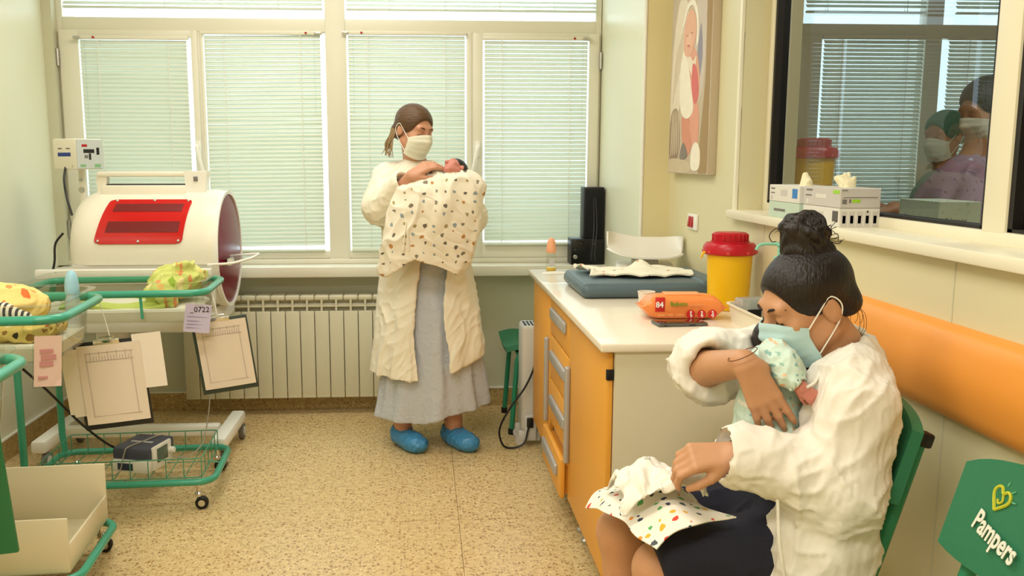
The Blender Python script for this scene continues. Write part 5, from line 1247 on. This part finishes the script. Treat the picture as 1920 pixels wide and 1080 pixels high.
press(S); seatcut(S); gB = S.mesh('gown', .0055, M_gownB, B, relax=1, disp=folds(((.55, .1, -.8), 15, 4, .0075, 3), ((.9, .3, .35), 26, 4, .0045, 5), ((.3, .2, 1), 60, 3, .0018, 6)))
MB().tube(spline([(.73, 1.70, .745), (.722, 1.66, .66), (.735, 1.645, .55), (.728, 1.64, .42)]), .0035, 6).tube(spline([(.86, 1.80, 1.0), (.83, 1.77, .965), (.805, 1.755, .955)]), .0035, 6).tube(spline([(.735, 1.775, .855), (.715, 1.765, .83), (.71, 1.76, .80), (.70, 1.76, .775)]), .003, 6).build('tie_string', M_gownB, gB, world=True)
mb = MB(); pts = [(.665+.004*math.sin(a), 1.747+.035*math.cos(a), .810+.033*math.sin(a)) for a in [2*math.pi*k/24 for k in range(24)]]
mb.loft([[(p[0]+o, p[1], p[2]) for p in pts] for o in (-.02, .01)], cap=False); mb.build('wristband', mat('wristband_blue', (150, 178, 214), .5), B, world=True)
mb = MB(); wm = hframe((.694, 1.80, .992), (.42, -.10, -.86), (-.25, -.95, .12)); mb.tube([wm @ Vector((-.028, .033*math.cos(a), .031*math.sin(a))) for a in [2*math.pi*k/28 for k in range(28)]], .0011, 5, True); mb.build('string_bracelet', mat('bracelet_brown', (120, 70, 44), .6), B, world=True)
for (p, d, a) in fn1:
    pass
# her newborn
N2 = thing('person', 'newborn in mint printed suit held to the chest of the seated woman', 'person', (.80, 1.86, .75))
S = Sdf(); head_prims(S, HN2, .56)
S.chain([(.84, 1.97, .955), (.81, 1.92, .93), (.775, 1.885, .80), (.77, 1.88, .74)], [.03, .055, .06, .045], .03)
S.chain([(.775, 1.835, .99), (.785, 1.79, .968), (.797, 1.768, .952)], [.025, .019, .014], .01)
hand_prims(S, hframe((.796, 1.768, .953), (.70, -.10, -.55), (-.3, -.93, .1)), -1, (.3, .5, .3), .22, (.5, .3), .44)
S.mesh('body', .003, M_skN, N2)
S = Sdf(); S.at(HN2); S.ell((0, .012, .024), (.046, .056, .049), k=.01).ell((0, -.065, -.02), (.056, .05, .066), k=.008, op='-').box((0, -.03, -.055), (.08, .045, .046), .01, k=.008, op='-'); S.at(None); S.mesh('hair', .004, M_hairB, N2)
S = Sdf(); S.chain([(.795, 1.905, .955), (.782, 1.885, .87), (.77, 1.87, .80), (.77, 1.86, .765)], [.064, .070, .066, .05], .03)
S.chain([(.768, 1.84, 1.005), (.778, 1.80, .985), (.789, 1.778, .962)], [.036, .031, .026], .02); S.chain([(.765, 1.85, .81), (.80, 1.81, .785), (.80, 1.80, .74)], [.045, .04, .032], .03)
S.cap((.794, 1.77, .955), (.806, 1.76, .94), .018, .018, .004, '-')
S.mesh('romper_suit', .0045, M_mint, N2, disp=folds(((.3, .1, 1), 34, 3, .005, 1), ((1, .2, -.3), 50, 3, .003, 2)))
# confetti cloth over the knees and the crumpled white garment in her hand
LQ = [Vector(q) for q in ((.385, 1.98, .595), (.52, 2.07, .665), (.655, 1.75, .672), (.470, 1.685, .632))]
def lapf(u, v):
    q = LQ[0]*(1-u)*(1-v)+LQ[1]*u*(1-v)+LQ[2]*u*v+LQ[3]*(1-u)*v
    q.z += .046*math.sin(math.pi*(.12+.88*u))**.7*math.sin(math.pi*(.10+.80*v))**.7+.007*math.sin(u*8+v*5)+.010*math.exp(-((v-.45-.15*u)/.07)**2)*u**.3
    q.x += .006*math.sin(v*14); q.y += .008*math.sin(u*11)
    return q
tag(MB().grid(lapf, 44, 36, .003).build('confetti_cloth', M_dots), 'white confetti-dotted cloth spread over the knees of the seated woman', 'cloth')
def garf(u, v):
    a, b_ = 2*u-1, 2*v-1; dome = math.sqrt(max(0, 1-min(1, (a*a+b_*b_)*.62)))
    n = [float(vnoise(np.array([[u*k+o, v*k*.7+o, o*.5]]), 3)[0]) for k, o in ((4.5, .3), (9, 7.1))]
    z = .664+.060*dome+.030*(1-abs(n[0]))**2*dome+.012*(1-abs(n[1]))**2
    x = .515+a*.085+.012*n[1]; y = 1.865-b_*.085+.012*n[0]
    pull = math.exp(-((a-.9)**2+(b_-.9)**2)/.22); z += .045*pull; x += .012*pull; y -= .012*pull      # lifted toward her hand
    return (x, y, z)
tag(MB().grid(garf, 60, 60, .003, True).build('baby_garment', mat('garment_white', (240, 234, 220), .8, bump=(60, .2)), ang=180), 'crumpled white baby garment gripped above the confetti cloth', 'garment')

# ---- two people in the adjoining room, seen through the observation glass
def bystander(label, head, rz, rx, pts, top, hairm, hmat_, cap_=False):
    t = thing('person', label, 'person', (pts['pelvis'][0], pts['pelvis'][1], 0)); HM = Matrix.Translation(head) @ RZ(rz) @ RX(rx)
    S = Sdf(); head_prims(S, HM, 1.0); ch, pv = Vector(pts['chest']), Vector(pts['pelvis']); hd = Vector(head)
    S.chain([hd+Vector((.01, 0, -.06)), ch+Vector((0, 0, .12)), ch, pv], [.05, .06, .11, .12], .04)
    for s in (-1, 1):
        S.chain([ch+Vector((0, s*.15, .08)), Vector(pts['elbow'])+Vector((0, s*.16, 0)), Vector(pts['hand'])+Vector((0, s*.08, 0))], [.05, .042, .028], .03)
        hand_prims(S, hframe(Vector(pts['hand'])+Vector((0, s*.08, 0)), (-1, 0, -.3), (0, 0, 1)), s, (.3, .4, .3))
        S.chain([pv+Vector((0, s*.09, 0)), pv+Vector((.0, s*.1, -.42)), (pv.x+.02, pv.y+s*.1, .07), (pv.x-.12, pv.y+s*.1, .035)], [.09, .06, .04, .032], .03)
    S.mesh('body', .007, M_skB, t)
    S = Sdf(); hair_cap(S, HM, 1.0, .006)
    S.mesh('surgical_cap' if cap_ else 'hair', .005, hairm, t); face_mask(t, HM, M_maskA)
    S = Sdf(); S.chain([ch+Vector((0, 0, .10)), ch, pv, pv+Vector((0, 0, -.12))], [.10, .155, .16, .16], .06)
    for s in (-1, 1): S.chain([ch+Vector((0, s*.13, .08)), Vector(pts['elbow'])*.8+ch*.2+Vector((0, s*.15, 0))], [.075, .068], .04)
    S.mesh('tunic', .008, hmat_, t, disp=folds(((0, 0, 1), 14, 4, .008, 2)))
    S = Sdf()
    for s in (-1, 1): S.chain([pv+Vector((0, s*.09, -.05)), pv+Vector((0, s*.1, -.42)), (pv.x+.02, pv.y+s*.1, .10)], [.12, .09, .075], .04)
    S.mesh('trousers', .009, hmat_, t)
M_lilac = mat('lilac_scrubs', (168, 142, 168), .85); M_gcap = mat('green_surgical_cloth', (96, 140, 120), .85)
bystander('dark-haired person in lilac scrubs in the adjoining room', (2.26, 3.46, 1.625), -84, 22, dict(chest=(2.22, 3.48, 1.26), pelvis=(2.32, 3.52, .90), elbow=(2.04, 3.42, 1.14), hand=(1.84, 3.42, 1.24)), None, M_hairB, M_lilac)
bystander('person with green surgical cap in the adjoining room', (2.66, 4.40, 1.545), -70, 10, dict(chest=(2.68, 4.40, 1.19), pelvis=(2.70, 4.42, .85), elbow=(2.56, 4.38, 1.02), hand=(2.36, 4.36, 1.0)), None, M_gcap, M_gcap, True)
chair('green visitor chair under the seated woman', (.80, 1.90, 0), 0)
tC, bf = chair('green visitor chair with white lettering and yellow heart on its backrest', (.795, 1.30, 0), 0)
# printed logo on the backrest
M_logo = mat('logo_white', (236, 234, 220), .6); M_heart = mat('logo_yellow_green', (196, 196, 50), .6); M_ray = mat('logo_mint', (110, 190, 150), .6)
LM = lambda y, z: frame((bf(.5+y/.41, (z-.80)/.184+.5)[0]-.0035, y, z), (0, -1, -.24), (.27, 0, 1))
text('lettering', 'Pampers', .054, M_logo, tC, LM(.150, .778), extrude=.0008, bold=.0012, xscale=.60)
hp = [(0, -.024), (.018, .0), (.017, .014), (.008, .018), (0, .010), (-.008, .018), (-.017, .014), (-.018, .0)]
hp = [(q.x, q.y, 0) for q in spline([(a, b, 0) for a, b in hp+[hp[0]]], 5)]
mb = MB(); mb.tube([LM(.112, .842) @ Vector(q) for q in hp], .003, 6); mb.tube([LM(.112, .842) @ Vector(q) for q in spline([(0, .010, 0), (.006, -.002, 0), (0, -.010, 0), (-.005, -.004, 0)], 4)], .0022, 6); mb.build('heart_emblem', M_heart, tC)
for a in (20, 55, 90):
    ca, sa = math.cos(math.radians(a)), math.sin(math.radians(a)); MB().tube([LM(.112, .842) @ Vector((ca*.026, sa*.026, 0)), LM(.112, .842) @ Vector((ca*.034, sa*.034, 0))], .0014, 5).build('emblem_ray', M_ray, tC)
